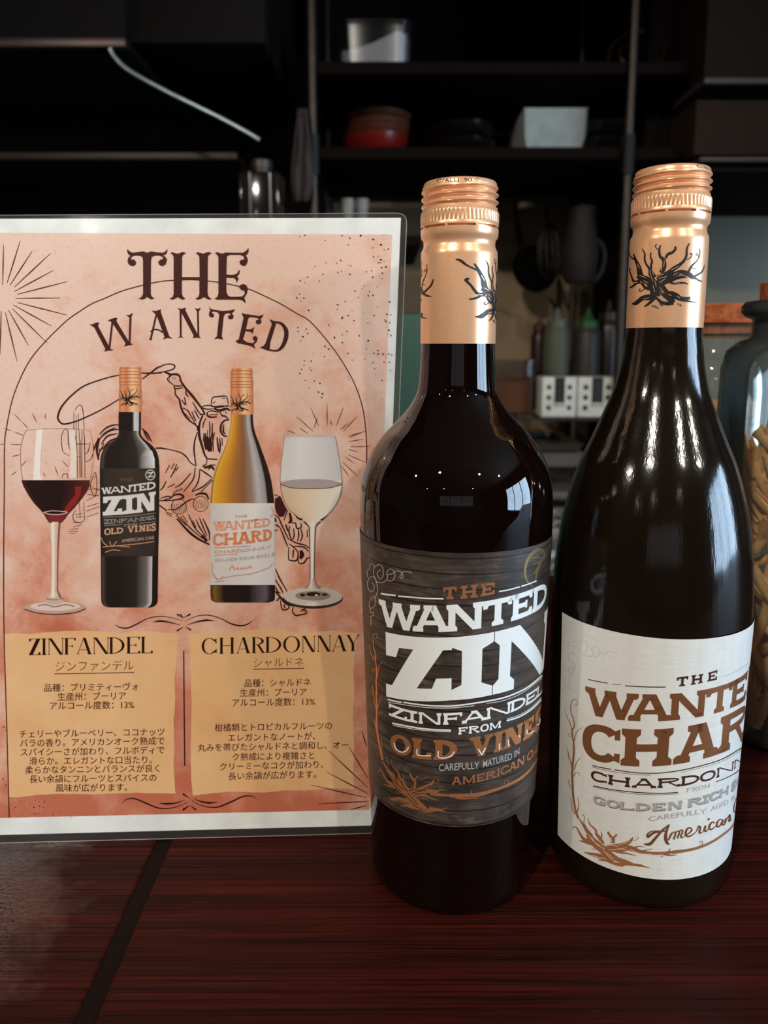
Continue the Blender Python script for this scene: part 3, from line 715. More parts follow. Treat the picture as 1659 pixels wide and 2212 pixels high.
put(SR, 'rule', M_DKBROWN, labR, strokes=[(C7('350,337 500,366 680,386 850,393 985,386'), 7 * wr_), (C7('352,345 500,376 680,398 850,404 985,396'), 3 * wr_)])
put(SR, 'rule', M_DKBROWN, labR, strokes=[(C7('1268,308 1340,280 1400,250 1450,215'), 6 * wr_)])
put(SR, 'lettering', M_GREY, labR, strip_(SR, 'FROM', bx(C7, (1050, 1088), (1094, 1132), (1138, 1176), (1182, 1224)), C7('1052,355 1130,340 1222,318'), C7('1052,386 1130,372 1222,348'), t=.18, n=.14, sh=.1, sl=.08), label='grey FROM lettering', uv=True)
T = C7('355,405 450,432 550,450 672,462 800,466 1010,452 1062,432 1215,395 1362,330 1455,262'); B = C7('360,466 450,490 550,507 672,519 800,523 1010,510 1062,494 1215,460 1362,388 1455,318')
gb = bx(C7, (352, 442), (450, 548), (550, 658), (670, 778), (794, 892), (912, 1012), (1060, 1166), (1168, 1216), (1220, 1292), (1296, 1364), (1384, 1420), (1424, 1456))
gl = strip_(SR, 'GOLDENRICHSO', gb, T, B, t=.36, n=.26, sh=.2, sl=.06, drop=.12)
put(SR, 'lettering_shadow', plain('letter shade ink', (122, 104, 88), 0.5), labR, [[(x + .004, y - .00035) for x, y in p] for p in gl], z=Z1 * 0.7, uv=True)
put(SR, 'lettering', M_GREY, labR, gl, z=Z1 * 1.6, uv=True, label='grey GOLDEN RICH SOILS lettering')
sans = []
for txt, a, b, ya, yb, h in (('CAREFULLY', 766, 1200, 586, 524, 36), ('AGED', 1232, 1362, 510, 455, 36), ('IN', 1384, 1410, 437, 418, 34)):
    p0, p1 = C7('%d,%d %d,%d' % (a, ya, b, yb)); sans += typeset(txt, p0[0], p0[1], p1[0], p1[1], height=h * wr_, bold=0.008)
put(SR, 'lettering', M_GREY, labR, sans, label='grey CAREFULLY AGED IN lettering')
scr = [('730,772 775,772 820,725 870,668 922,626', [9, 24, 20, 16, 8]), ('922,626 898,680 893,730 905,765 922,774', [8, 20, 26, 22, 8]), ('905,674 850,678 800,690 762,718 757,700 785,678 840,672', [8, 14, 18, 20, 12, 8, 5]),
       ('914,744 928,712 942,686', [12, 14, 12]), ('924,724 944,692 962,682 966,700 952,738', [4, 7, 10, 12, 12]), ('952,722 972,684 990,674 994,692 980,730', [4, 7, 10, 12, 12]), ('982,712 1000,676 1016,666 1018,684 1006,716 1014,726 1034,712', [4, 7, 10, 12, 12, 8, 4]),
       ('1032,712 1068,690 1088,668 1075,650 1052,662 1042,692 1055,716 1085,708 1118,684', [6, 9, 12, 9, 14, 17, 14, 9, 5]), ('1118,684 1134,650 1142,640 1152,648 1146,672 1148,692 1172,680', [5, 10, 14, 14, 17, 13, 5]),
       ('1172,680 1190,636 1184,672 1196,676 1216,654', [5, 14, 16, 10, 5]), ('1208,594 1220,580', 13), ('1258,618 1246,606 1226,624 1218,650 1232,664 1268,638', [11, 8, 15, 17, 12, 5]),
       ('1318,592 1298,588 1278,612 1276,640 1294,640 1316,604 1322,590 1314,626 1330,628 1342,610', [8, 8, 14, 16, 9, 12, 13, 15, 9, 5]), ('1332,618 1346,580 1338,612', 13), ('1338,604 1362,568 1372,556 1372,580 1366,604 1386,584', [5, 9, 14, 16, 13, 5]),
       ('1430,410 1412,455 1402,500 1405,532 1416,540', [4, 6, 8, 9, 5])]
put(SR, 'script_lettering', M_BROWNFOIL, labR, strokes=[(C7(s), ([q * wr_ for q in w_] if isinstance(w_, list) else w_ * wr_)) for s, w_ in scr], label='brown American script lettering')
put(SR, 'swirl_ornament', M_FAINT, labR, strokes=[(C6(s), 1.3) for s in ('180,660 175,580 200,520 190,480 165,500 180,545', '200,520 215,470 175,440 165,400 190,380 215,400', '170,340 165,310 200,300 230,290', '240,320 270,290 305,310 300,360 265,380 240,340', '260,385 320,410 350,390 340,350 370,335 400,360 395,400 360,410', '400,380 450,385 460,365 540,380')])
RCV = crop(1180, 1700, 5.53); q = 1 / 5.53
segsR = [(C6('215,770 232,765 230,735 205,730 188,760 185,820 205,880 210,930 195,970 205,1060 205,1178'), [1, 1.2, 1.5, 2.2, 3.2, 3.2]), (C6('142,805 155,860 185,920 195,980'), [0.8, 2]), (C6('268,940 235,965 218,1000 212,1040'), [0.8, 2]), (C6('190,985 170,990 178,1010 195,1000'), 0.9), (C6('160,1095 168,1178'), 1),
         (C7('205,0 208,80 200,160 195,260 198,340 205,430 220,520 240,580'), [3, 4.4, 4.4, 5]), (C7('160,60 175,130 195,200'), [0.8, 2.2]), (C7('255,125 230,160 212,210'), [0.8, 2.2]), (C7('248,260 245,240 222,240 205,270'), 1.3), (C7('172,290 170,320 188,350'), 1.2), (C7('232,420 245,470 232,540'), [0.8, 2.4]), (C7('185,420 190,490 215,550'), [0.8, 2]),
         (RCV('370,350 430,430 480,510 540,590'), [6 * q, 30 * q, 56 * q]), (RCV('430,335 450,335 460,380 450,420 490,500'), 8 * q), (RCV('500,370 520,440 590,510 600,560 640,610 680,680'), [6 * q, 20 * q, 36 * q, 44 * q]), (RCV('655,530 665,580 640,620'), [7 * q, 24 * q]),
         (RCV('330,510 318,480 345,475 375,500 400,550 450,620 540,660'), [6 * q, 12 * q, 22 * q, 50 * q]), (RCV('390,635 460,655 540,670'), [6 * q, 28 * q, 50 * q]), (RCV('500,560 560,650 660,730 740,800 830,880 930,930'), [60 * q, 90 * q, 100 * q, 90 * q, 110 * q, 50 * q]),
         (RCV('735,535 770,590 800,620 790,670'), [26 * q, 34 * q, 50 * q]), (RCV('845,565 810,600 795,615'), 22 * q), (RCV('1035,600 1000,650 920,690 820,710 720,720'), [14 * q, 44 * q, 60 * q, 60 * q]), (RCV('1080,600 1095,595 1100,615 1070,632 1035,635'), 6 * q),
         (RCV('720,730 860,740 1000,730 1120,770 1280,790 1440,785 1560,765 1659,755'), [60 * q, 80 * q, 60 * q, 36 * q, 34 * q, 30 * q, 26 * q]), (RCV('1180,715 1090,710 1040,740'), [5 * q, 26 * q]), (RCV('1270,735 1180,755 1130,770'), [5 * q, 24 * q]), (RCV('1480,730 1460,770 1400,790'), [5 * q, 34 * q]), (RCV('1560,808 1480,815 1400,795'), [6 * q, 34 * q]), (RCV('1080,822 1000,800 880,780 820,760'), [5 * q, 18 * q, 34 * q]),
         (RCV('455,780 540,800 620,820 720,850 800,880'), [7 * q, 44 * q, 66 * q, 90 * q]), (RCV('620,870 720,880 800,900'), [8 * q, 34 * q]), (RCV('830,880 940,900 1040,925 1110,935 1240,965'), [100 * q, 70 * q, 30 * q, 30 * q, 5 * q]), (RCV('1140,920 1090,930'), [5 * q, 16 * q]), (RCV('940,940 880,930 820,900'), [6 * q, 40 * q]), (RCV('600,745 560,740 545,725'), 6 * q), (RCV('1390,815 1385,835 1362,825'), 6 * q),
         (C7('940,835 1050,820 1150,795 1250,750 1330,695 1390,640 1425,560'), [7, 6, 5, 4, 2]), (C7('1150,770 1150,752 1170,755 1165,775 1140,790'), 1.2)]
innR = [(RCV(s), 8 * q) for s in ('500,560 560,640 640,700', '540,590 600,680 700,740', '640,640 690,710', '720,700 780,690 860,710', '740,750 860,740 960,720', '680,750 760,840 860,900', '720,780 800,850', '540,810 640,840 720,860', '860,690 940,670 1000,640', '770,600 790,660', '800,890 880,900', '1000,740 1120,790 1260,800', '860,730 1000,760')]
vine(SR, labR, plain('vine brown ink', (176, 118, 80), 0.4, 0.2), segsR, 'vine_print', 'brown twisted vine', innR, plain('vine light ink', (226, 196, 168), 0.45))
# the writing goes on round the side of the white label
def more_letters(S, parent, mat, chars, T, B, x_end, widths, gap, **st):
    tu, bu = [S.uv(*p) for p in T], [S.uv(*p) for p in B]; ft, fb_ = fitline(tu[-4:], 1), fitline(bu[-4:], 1)
    u = S.uv(x_end, (T[-1][1] + B[-1][1]) / 2)[0] + gap; art = Art(S); r_ = S.r(.07)
    for ch, wd in zip(chars, widths):
        if ch != ' ':
            h_ = ft(u) - fb_(u); a = wd * r_ / h_
            for p in glyph(ch, a, **st): art.poly([(u + gx / a * wd, fb_(u + gx / a * wd) + (ft(u + gx / a * wd) - fb_(u + gx / a * wd)) * gy) for gx, gy in p], uv=True, z=Z1)
        u += wd + gap
    art.build('lettering', mat, parent)
more_letters(SR, labR, M_BROWNFOIL, 'D', C6('1195,656 1385,592 1495,528'), C6('1170,858 1340,805 1480,735'), C6('1500,0')[0][0], [.26], .02, **dict(SLAB, t=.27, n=.25))
more_letters(SR, labR, M_BROWNFOIL, 'D', C6('1030,930 1215,900 1300,862 1450,788'), C6('1100,1196 1290,1140 1400,1080 1470,1035'), C6('1482,0')[0][0], [.30], .02, t=.27, n=.22, sh=.15, sl=.09, drop=.16)
more_letters(SR, labR, M_DKBROWN, 'AY', C7('1140,242 1265,210 1400,150 1460,98'), C7('1140,315 1265,284 1400,212 1460,158'), C7('1466,0')[0][0], [.16, .15], .01, t=.26, n=.2, sh=.16, sl=.1, drop=.18)
more_letters(SR, labR, M_GREY, 'ILS', C7('1062,432 1215,395 1362,330 1455,262'), C7('1062,494 1215,460 1362,388 1455,318'), C7('1457,0')[0][0], [.06, .1, .1], .012, t=.36, n=.26, sh=.2, sl=.06, drop=.12)
# capsule tree prints
capfun = lambda z0: (lambda h: .01508 + .00012)
SCR = Round(RX_, RY_, lambda h: .01583, math.radians(2.5)); SCL = Round(LX, LY, lambda h: .01583, math.radians(2.5))
CT = crop(1340, 510, 8.73); e = 1 / 8.73
tree = [('165,285 190,380 250,430 280,440', [8, 20, 26]), ('245,330 300,470 350,590 370,700 400,780', [14, 50, 80, 90]), ('190,600 175,650 210,750 240,830 290,870 380,850', [14, 16, 24, 40, 70]), ('180,975 240,940 300,890', [18, 26, 30]),
        ('412,235 460,330 460,440 490,530 550,620 560,720 620,800', [12, 26, 28, 30, 40, 60]), ('580,310 570,390 600,470 580,560 600,680 660,770', [18, 22, 30, 34, 50]), ('755,170 735,270 750,380 810,440 830,540 800,640 760,690', [20, 34, 44, 60, 70, 60]), ('690,155 660,180 680,230 720,255', 14),
        ('1030,195 1040,240 980,310 900,340 850,420', [26, 34, 40, 34]), ('1300,135 1255,240 1250,350 1210,450 1120,540 1000,620 900,700 700,780', [18, 30, 34, 40, 60, 70, 60]), ('1315,350 1335,318 1352,355 1310,420 1255,440', 13), ('1500,230 1495,370 1440,470 1350,560 1280,680', [10, 14, 16, 26, 34]),
        ('1450,380 1428,350 1455,322 1472,365 1482,405', 9), ('1330,605 1380,605 1430,625', [14, 8]), ('1590,540 1540,670 1400,760', [8, 22, 34]), ('1545,860 1400,800 1290,720 1150,680 1000,730 850,780 700,840', [10, 60, 70, 66, 80, 90]), ('1275,910 1200,880 1000,890 920,850', [12, 30, 34]), ('1250,760 1100,780 960,830 800,890', [40, 46, 60]),
        ('560,780 620,900 640,1050 700,1150', [90, 120, 120, 110]), ('700,830 760,960 850,1080 960,1200 1000,1260', [110, 120, 120, 90, 60]), ('330,740 430,800 540,860 600,960', [80, 110, 110]), ('400,880 470,970 560,990', [34, 50]), ('385,990 355,1010 370,1045 420,1020 470,980', 12),
        ('700,1130 550,1150 420,1170 340,1230 280,1270 215,1275', [90, 80, 60, 60, 12]), ('640,1170 540,1270 450,1330', [50, 36, 12]), ('850,1140 950,1100 1050,1130 1150,1180 1320,1170', [90, 100, 90, 60, 40]), ('1000,1250 900,1270 780,1250 700,1180', [60, 50, 40]), ('1150,1200 1300,1230 1450,1260', [40, 24, 6])]
tree += [('%d,%d %d,%d' % (x, y, x + 26, y + 40), 12) for x, y in ((595, 1300), (630, 1300), (662, 1315), (742, 1270), (775, 1280), (1080, 1265), (1125, 1280), (695, 1335))]
hi = ['620,930 650,1050', '650,840 680,950', '740,960 830,1070', '440,840 530,890', '360,740 480,780', '560,640 580,760 620,850', '700,760 820,710', '720,800 880,760', '740,880 850,800', '960,640 1110,560', '1110,700 1190,740 1290,790', '320,520 370,610', '830,470 820,580', '1000,740 1080,690', '760,1030 800,1080', '690,1130 740,1180', '1000,880 1120,890', '250,880 330,870', '900,1100 960,1120', '440,1190 540,1160', '1060,1130 1130,1170', '600,600 610,690 640,740', '790,570 770,660', '1350,810 1450,840']
def tree_print(S, parent, du=0.0, dv=0.0):
    a, b = Art(S), Art(S)
    for lst, art, z in ((tree, a, 0.00005), ([(s, 13) for s in hi], b, 0.00010)):
        for s, wd in lst:
            kk = e * (1.3 if art is a else 0.8); art.stroke(CT(s), [x * kk for x in wd] if isinstance(wd, list) else wd * kk, z=z)
    for art in (a, b): art.it = [([(u + du, v + dv) for u, v in p], c, z, cs) for p, c, z, cs in art.it]
    return a, b
def place_tree(S, parent, du, dv):
    a, b = tree_print(SCR, parent, du, dv); a.s = b.s = S
    a.build('vine_print', M_BLACK, parent, 'black vine drawing'); b.build('vine_gap', M_CAP, parent)
place_tree(SCR, capR, 0, 0)
t0 = SCR.uv(*CT('165,285')[0]); t1 = SCR.uv(*CT('1590,540')[0]); CK = crop(880, 340, 5.029)
g0 = SCL.uv(*CK('535,1100')[0]); g1 = SCL.uv(*CK('285,1320')[0])
place_tree(SCL, capL, g0[0] - t0[0], g0[1] - t0[1]); place_tree(SCL, capL, g1[0] - t1[0], g1[1] - t1[1])
def stamp(S, parent, du):
    p0, p1 = CK('318,285 700,275'); st = typeset('C/ALU  90', p0[0], p0[1] - 2, p1[0], p1[1] - 2, height=7.5, bold=0.006)
    st += [[(1031 + r_ * math.cos(t_ + d_), 392 + r_ * math.sin(t_ + d_)) for r_, d_ in ((2.8, 0), (2.8, .6), (3.8, .6), (3.8, 0))] for t_ in [k * .6 for k in range(10)]]
    u = [[SL0.uv(*q_) for q_ in p] for p in st]; mv = sum(q_[1] for p in u for q_ in p) / sum(len(p) for p in u)
    art = Art(S); zc = (CAPL if S.x == LX else CAPR) + .0588 * CHS
    for p in u: art.poly([(a_ + du, zc + b_ - mv) for a_, b_ in p], uv=True, z=0.00006)
    art.build('stamp_lettering', M_BLACK, parent)
SL0 = Round(LX, LY, lambda h: .0149, math.radians(2.5))
stamp(SL0, capL, 0.0); stamp(Round(RX_, RY_, lambda h: .0149, math.radians(2.5)), capR, 1.05)

# ------------------------------------------------------------------ laminated wine poster
def table_pt(px, py):
    d = ray(px, py); t = -EYE / d.z; return Vector((d.x * t, d.y * t, 0))
A0, A1 = table_pt(0, 1820), table_pt(798, 1799)
ed = (A1 - A0).normalized(); LEAN = math.radians(6)
nrm = Vector((ed.y, -ed.x, 0)); nrm = (nrm * math.cos(LEAN) + Vector((0, 0, 1)) * math.sin(LEAN)).normalized()
PS = Plane(A1, nrm)
PS.n = nrm; PS.u = ed; PS.v = nrm.cross(ed)
if PS.v.z < 0: PS.v = -PS.v
pos = empty('wine_poster', (A1.x - 0.09, A1.y, 0), 'laminated orange wine poster with cowboy drawing and Japanese text left of the bottles', 'poster')
def plate(corners_px, z0, z1, name, mat, label=None):
    c = [PS.uv(*p) for p in corners_px]; m = MB()
    m.add([PS.world(u, v, z) for z in (z0, z1) for u, v in c], [(0, 1, 2, 3), (7, 6, 5, 4), (0, 4, 5, 1), (1, 5, 6, 2), (2, 6, 7, 3), (3, 7, 4, 0)])
    o = m.build(name, mat, pos, False)
    if label: o['label'] = label
    return o
def rounded(c, r, k=6):
    out = []; n_ = len(c)
    for i in range(n_):
        p, a, b = (Vector((*c[j % n_], 0)) for j in (i, i - 1, i + 1)); da, db = (a - p).normalized(), (b - p).normalized()
        for j in range(k + 1):
            t_ = j / k; q = (p + da * r) * (1 - t_) ** 2 + p * 2 * t_ * (1 - t_) + (p + db * r) * t_ ** 2; out.append((q.x, q.y))
    return out
M_LAM = thin_glass('laminate film', (0.80, 0.79, 0.77), (0.6, 0.59, 0.57), 0.12, 1.0, 0.05, (0.55, 0.52, 0.48))
M_PAPER = plain('white paper', (236, 238, 234), 0.4, Coat_Weight=0.2, Coat_Roughness=0.06)
# clear film border (a frame round the paper), then paper, then print
PW = [(-60, 473), (866, 471), (815, 1782), (-52, 1804)]
LAMO = [(-75, 466), (879, 461), (826, 1798.5), (-66, 1822)]
outer = rounded([PS.uv(*p) for p in LAMO], 0.005); inner = [PS.uv(*p) for p in PW]
inn_r = rounded(inner, 0.0001); m = MB(); K = len(outer)
for z in (0.0, 0.0005):
    m.v += [tuple(PS.world(u, v, z)) for u, v in outer]; m.v += [tuple(PS.world(u, v, z)) for u, v in inn_r]
for i in range(K):
    j = (i + 1) % K
    m.f += [(i, j, K + j, K + i), (2 * K + j, 2 * K + i, 3 * K + i, 3 * K + j), (i, 2 * K + i, 2 * K + j, j)]
lam = m.build('laminate_border', M_LAM, pos, False); lam['label'] = 'clear plastic laminate border'
rim = MB().tube([PS.world(u, v, 0.0004) for u, v in outer + outer[:1]], 0.00022, 6, False).build('laminate_edge', plain('laminate edge', (150, 146, 140), 0.25), pos)
paper = plate(PW, 0.0001, 0.0004, 'paper', M_PAPER)
n = NT('orange watercolour print'); uvc = n.coords('UV', (1, 1, 1))
sep = n.n('ShaderNodeSeparateXYZ'); n.l(uvc, sep.inputs[0])
big = n.noise(uvc, 16, 5, 0.6, 0.6); mid = n.noise(uvc, 60, 6, 0.7); fin = n.noise(uvc, 420, 4, 0.7)
def math_(op, a, b):
    x = n.n('ShaderNodeMath', operation=op)
    for i, q_ in enumerate((a, b)):
        if isinstance(q_, (int, float)): x.inputs[i].default_value = q_
        else: n.l(q_, x.inputs[i])
    return x.outputs[0]
g = math_('MULTIPLY', math_('SUBTRACT', 0.235, sep.outputs[1]), 3.1)           # print deepens towards the foot, with some light falloff painted in
f = math_('ADD', math_('ADD', g, math_('MULTIPLY', math_('SUBTRACT', big, 0.5), 2.2)), math_('MULTIPLY', math_('SUBTRACT', mid, 0.5), 1.1))
c = n.ramp(f, [(0.0, srgb((236, 200, 182))), (0.3, srgb((228, 174, 150))), (0.58, srgb((214, 142, 114))), (0.88, srgb((196, 110, 82)))])
c = n.mix(n.ramp(fin, [(0.55, (0, 0, 0)), (0.8, (0.35,) * 3)]), c, srgb((190, 98, 66)))
n.l(c, n.b.inputs['Base Color']); n.set(Roughness=0.35, Coat_Weight=0.2, Coat_Roughness=0.06); M_WASH = n.m
def print_flat(name, mat, polys, z, label=None):
    a = Art(PS)
    for p in polys: a.poly(p, z=z)
    return a.build(name, mat, pos, label)
print_flat('print_background', M_WASH, [[(-32, 503), (847, 507), (797.5, 1748), (-26, 1766.5)]], 0.00046)
M_INK = ink_material('poster ink', 0.45, 0.12)
n = NT('tan parchment print'); v = n.noise(n.coords('UV'), 30, 5, 0.6)
n.l(n.ramp(v, [(0.3, srgb((238, 192, 142))), (0.55, srgb((234, 182, 128))), (0.8, srgb((222, 160, 108)))]), n.b.inputs['Base Color']); n.set(Roughness=0.4, Coat_Weight=0.2, Coat_Roughness=0.06); M_TAN = n.m
BR = (66, 22, 12); DK = (40, 16, 10)
J0 = crop(0, 1310, 4.0463); J1 = crop(390, 1310, 3.858)
def ragged(txt, f):
    pts = f(txt); out = []
    for i in range(len(pts)):
        a, b = pts[i], pts[(i + 1) % len(pts)]; k_ = 6
        for j in range(k_):
            t_ = j / k_; out.append((a[0] + (b[0] - a[0]) * t_ + random.uniform(-.5, .5), a[1] + (b[1] - a[1]) * t_ + random.uniform(-.5, .5)))
    return out
print_flat('parchment_panel', M_TAN, [ragged('38,240 120,232 260,240 400,225 560,212 740,208 900,215 1060,235 1160,218 1320,212 1450,228 1566,240 1555,330 1545,500 1525,640 1535,800 1520,1000 1525,1200 1520,1400 1535,1630 1400,1628 1200,1625 1000,1630 840,1638 600,1632 350,1640 150,1665 85,1662 70,1500 55,900', J0)], 0.00052)
print_flat('parchment_panel', M_TAN, [ragged('75,230 200,212 330,222 480,200 640,190 760,188 900,205 1020,218 1150,205 1280,200 1400,215 1470,218 1462,330 1440,520 1450,700 1438,900 1445,1150 1440,1380 1445,1520 1280,1510 1080,1528 860,1530 700,1548 400,1540 200,1560 105,1572 92,1450 85,1200 95,800 82,450', J1)], 0.00052)
ZA, ZB, ZC_, ZD, ZE = 0.00055, 0.00058, 0.00061, 0.00064, 0.00067
CA = crop(180, 520, 3.6065); CS = crop(0, 500, 4.81); CR = crop(400, 780, 3.881); CL = crop(0, 880, 3.95); CW = crop(330, 780, 5.53); CH = crop(560, 1040, 7.135); CB = crop(100, 760, 5.267); CD = crop(640, 500, 5.528)
# title lettering
def letters(name, items, label, z=ZC_, col=BR):
    a = Art(PS)
    for it in items:
        if it[0] == 'p': a.poly(CA(it[1]), col, z)
        else: a.stroke(CA(it[1]), [w_ / 3.6065 for w_ in it[2]], col, z)
    return a.build(name, M_INK, pos, label)
letters('title_lettering', [
 ('p', '345,65 360,82 385,95 430,90 470,85 500,95 530,85 575,92 625,95 645,82 660,65 655,95 640,112 620,118 640,125 655,150 645,185 620,200 595,192 585,170 600,150 625,145 620,128 595,118 560,118 535,130 530,160 528,420 540,440 560,450 530,460 515,450 498,440 480,455 460,460 432,452 455,440 468,415 468,150 462,128 440,118 400,118 378,130 375,148 400,148 415,170 408,192 385,200 358,190 347,165 352,135 370,120 355,110 345,90'),
 ('p', '680,98 695,90 715,98 740,103 765,92 785,90 803,100 780,112 772,130 770,285 908,285 906,130 898,112 878,100 895,90 915,97 938,103 962,92 985,90 1003,100 980,112 972,130 970,415 980,440 1002,452 985,461 965,455 940,440 915,457 895,461 873,452 898,440 906,415 906,308 770,308 770,415 780,440 800,452 780,461 760,455 738,440 712,457 692,461 672,452 698,440 706,415 706,130 698,112'),
 ('p', '1025,100 1045,90 1065,98 1085,103 1110,93 1180,95 1245,95 1270,80 1287,58 1290,80 1280,105 1268,118 1279,135 1283,160 1270,192 1245,200 1222,185 1218,165 1232,150 1255,148 1250,125 1225,112 1140,112 1120,125 1116,265 1160,268 1190,262 1208,245 1210,225 1222,240 1215,262 1200,280 1212,300 1195,330 1190,305 1175,292 1116,290 1116,400 1130,430 1150,438 1200,438 1240,435 1258,415 1255,390 1230,385 1215,365 1225,345 1250,338 1275,350 1283,380 1275,415 1255,445 1265,470 1262,490 1245,470 1220,460 1060,460 1045,461 1022,452 1045,440 1054,415 1054,130 1045,112')], 'large dark brown THE lettering')
letters('title_lettering', [
 ('p', '50,655 80,650 105,637 128,640 118,665 215,845 243,850 215,857 195,855 165,867 175,845 90,680 70,665'), ('p', '198,850 212,850 236,640 222,630'), ('p', '190,625 215,612 250,600 270,603 260,625 362,795 392,808 360,815 320,825 332,800 228,640 210,628'), ('p', '356,800 370,800 378,600 362,590'), ('p', '335,580 360,580 390,562 380,590 374,606 358,597'),
 ('p', '485,785 510,775 520,765 565,575 578,580 535,765 540,778 515,772'), ('p', '535,545 570,548 610,535 605,555 672,745 700,765 660,758 620,770 635,750 572,580 550,560'), ('s', '525,708 560,692 600,700 618,716', [10, 10, 12]),
 ('p', '752,545 768,555 768,748 754,748'), ('p', '735,760 755,745 768,745 787,758 760,753'), ('p', '735,525 765,532 800,522 798,545 895,735 920,760 880,755 855,762 862,740 765,560'), ('p', '887,545 901,545 905,748 892,748'), ('p', '870,525 893,533 918,522 903,552 885,550'),
 ('p', '980,512 995,532 1030,540 1080,548 1140,545 1165,540 1182,533 1172,555 1156,566 1170,580 1170,605 1150,615 1128,605 1130,585 1150,580 1140,565 1110,568 1095,590 1080,745 1092,772 1065,766 1045,762 1018,770 1042,745 1060,580 1050,560 1015,552 1000,560 1020,575 1018,595 998,600 980,585 982,560 990,545'),
 ('p', '1235,562 1260,572 1290,575 1370,588 1405,575 1395,600 1380,612 1390,625 1385,645 1362,655 1343,640 1348,620 1370,615 1355,602 1300,595 1285,610 1268,690 1305,692 1335,672 1325,700 1322,728 1305,710 1265,705 1245,770 1280,793 1320,798 1338,785 1320,770 1322,750 1345,742 1360,760 1352,790 1330,808 1342,845 1315,825 1270,812 1205,800 1185,782 1212,770 1250,600 1240,582'),
 ('p', '1450,610 1475,622 1505,630 1500,655 1458,790 1452,845 1440,858 1375,832 1405,820 1420,800 1470,650 1460,630'), ('s', '1490,633 1545,648 1580,700 1577,765 1548,828 1505,858 1430,848', [12, 22, 34, 34, 26, 14, 12])], 'dark brown arched WANTED lettering')
# arch, rays and splashes
arc = Art(PS)
ap = [(21, 1765), (16, 1577), (10, 1369), (9, 1209), (10.5, 1050), (11, 960), (15.6, 922), (27, 866), (45.7, 816), (68.6, 774), (99.8, 737), (124.7, 712), (149.7, 689), (176.7, 670.5), (200, 656), (224.4, 646), (263, 629.5), (309, 616.5), (346, 608.7), (375.5, 606), (415.7, 604.6), (449, 607.3), (489, 613), (535, 624), (568, 638), (607, 657), (640, 676.7), (667, 692), (694, 720.7), (708.7, 738.8), (730.5, 767.7), (748.5, 796.7), (764.8, 827), (777.5, 860), (786.5, 898), (791.5, 950), (792, 1000), (790, 1100)]
arc.stroke(ap, 2.3, (74, 30, 18), ZA); arc.build('arch_line', M_INK, pos)
def rays(name, f, txts, wd, col=(84, 36, 20)):
    a = Art(PS); wd *= 1.35
    for s in txts: a.stroke(f(s), [wd * .4, wd, wd * .35, wd * .9, wd * .3], col, ZA, smooth=False) if len(s.split()) > 2 else a.stroke([f(s)[0], tuple((np.array(f(s)[0]) + np.array(f(s)[1])) / 2), f(s)[1]], [wd * .4, wd, wd * .5], col, ZA, smooth=False)
    return a.build(name, M_INK, pos)
rays('ray_lines', CS, ['42,140 34,560', '215,100 80,535', '340,205 110,560', '530,230 155,580', '560,405 155,625', '705,522 185,655', '630,693 165,697', '700,870 185,740', '540,985 145,765', '495,1160 135,805', '300,1185 95,820', '182,1350 62,845', '5,1280 18,830'], 2.0)
rays('ray_lines', CR, ['1190,360 1190,540', '1050,385 1120,545', '935,465 1075,590', '855,580 925,607', '1328,388 1265,545', '1440,465 1325,590', '1520,580 1380,640', '1555,715 1385,718', '1515,850 1365,785', '1450,970 1320,845', '1110,470 1080,560', '1220,500 1230,540', '1370,520 1300,575', '1460,600 1370,630', '1490,655 1370,675', '1440,760 1370,740', '1420,860 1340,800', '1370,960 1310,880', '960,560 1030,610'], 1.3)
rays('ray_lines', CL, ['125,55 185,120', '190,120 245,180', '280,50 318,130', '390,50 390,100', '35,175 100,200', '125,208 208,240', '45,315 0,315', '100,315 190,318', '105,420 180,400', '100,580 145,545', '230,455 185,500', '300,545 285,590', '375,555 390,590', '470,500 500,580', '530,450 585,510', '590,530 655,585', '580,310 760,312', '600,400 690,425'], 1.2)
rays('ray_lines', J1, ['1510,1030 1550,1165', '1405,1170 1560,1425', '1235,1200 1560,1505', '1215,1375 1560,1555', '1090,1485 1545,1588', '1150,1640 1560,1620', '1415,1690 1545,1655'], 2.0)
spl = Art(PS); rs = random.Random(3)
def blot(x, y, r, el=1.5):
    an = rs.uniform(0, math.pi); pts = []
    for j in range(8):
        g_ = 2 * math.pi * j / 8; rr = r * rs.uniform(.75, 1.2); ex, ey = rr * el * math.cos(g_), rr * math.sin(g_)
        pts.append((x + ex * math.cos(an) - ey * math.sin(an), y + ex * math.sin(an) + ey * math.cos(an)))
    spl.poly(pts, rs.choice([(70, 26, 20), (90, 36, 24), (58, 20, 16)]), ZA)
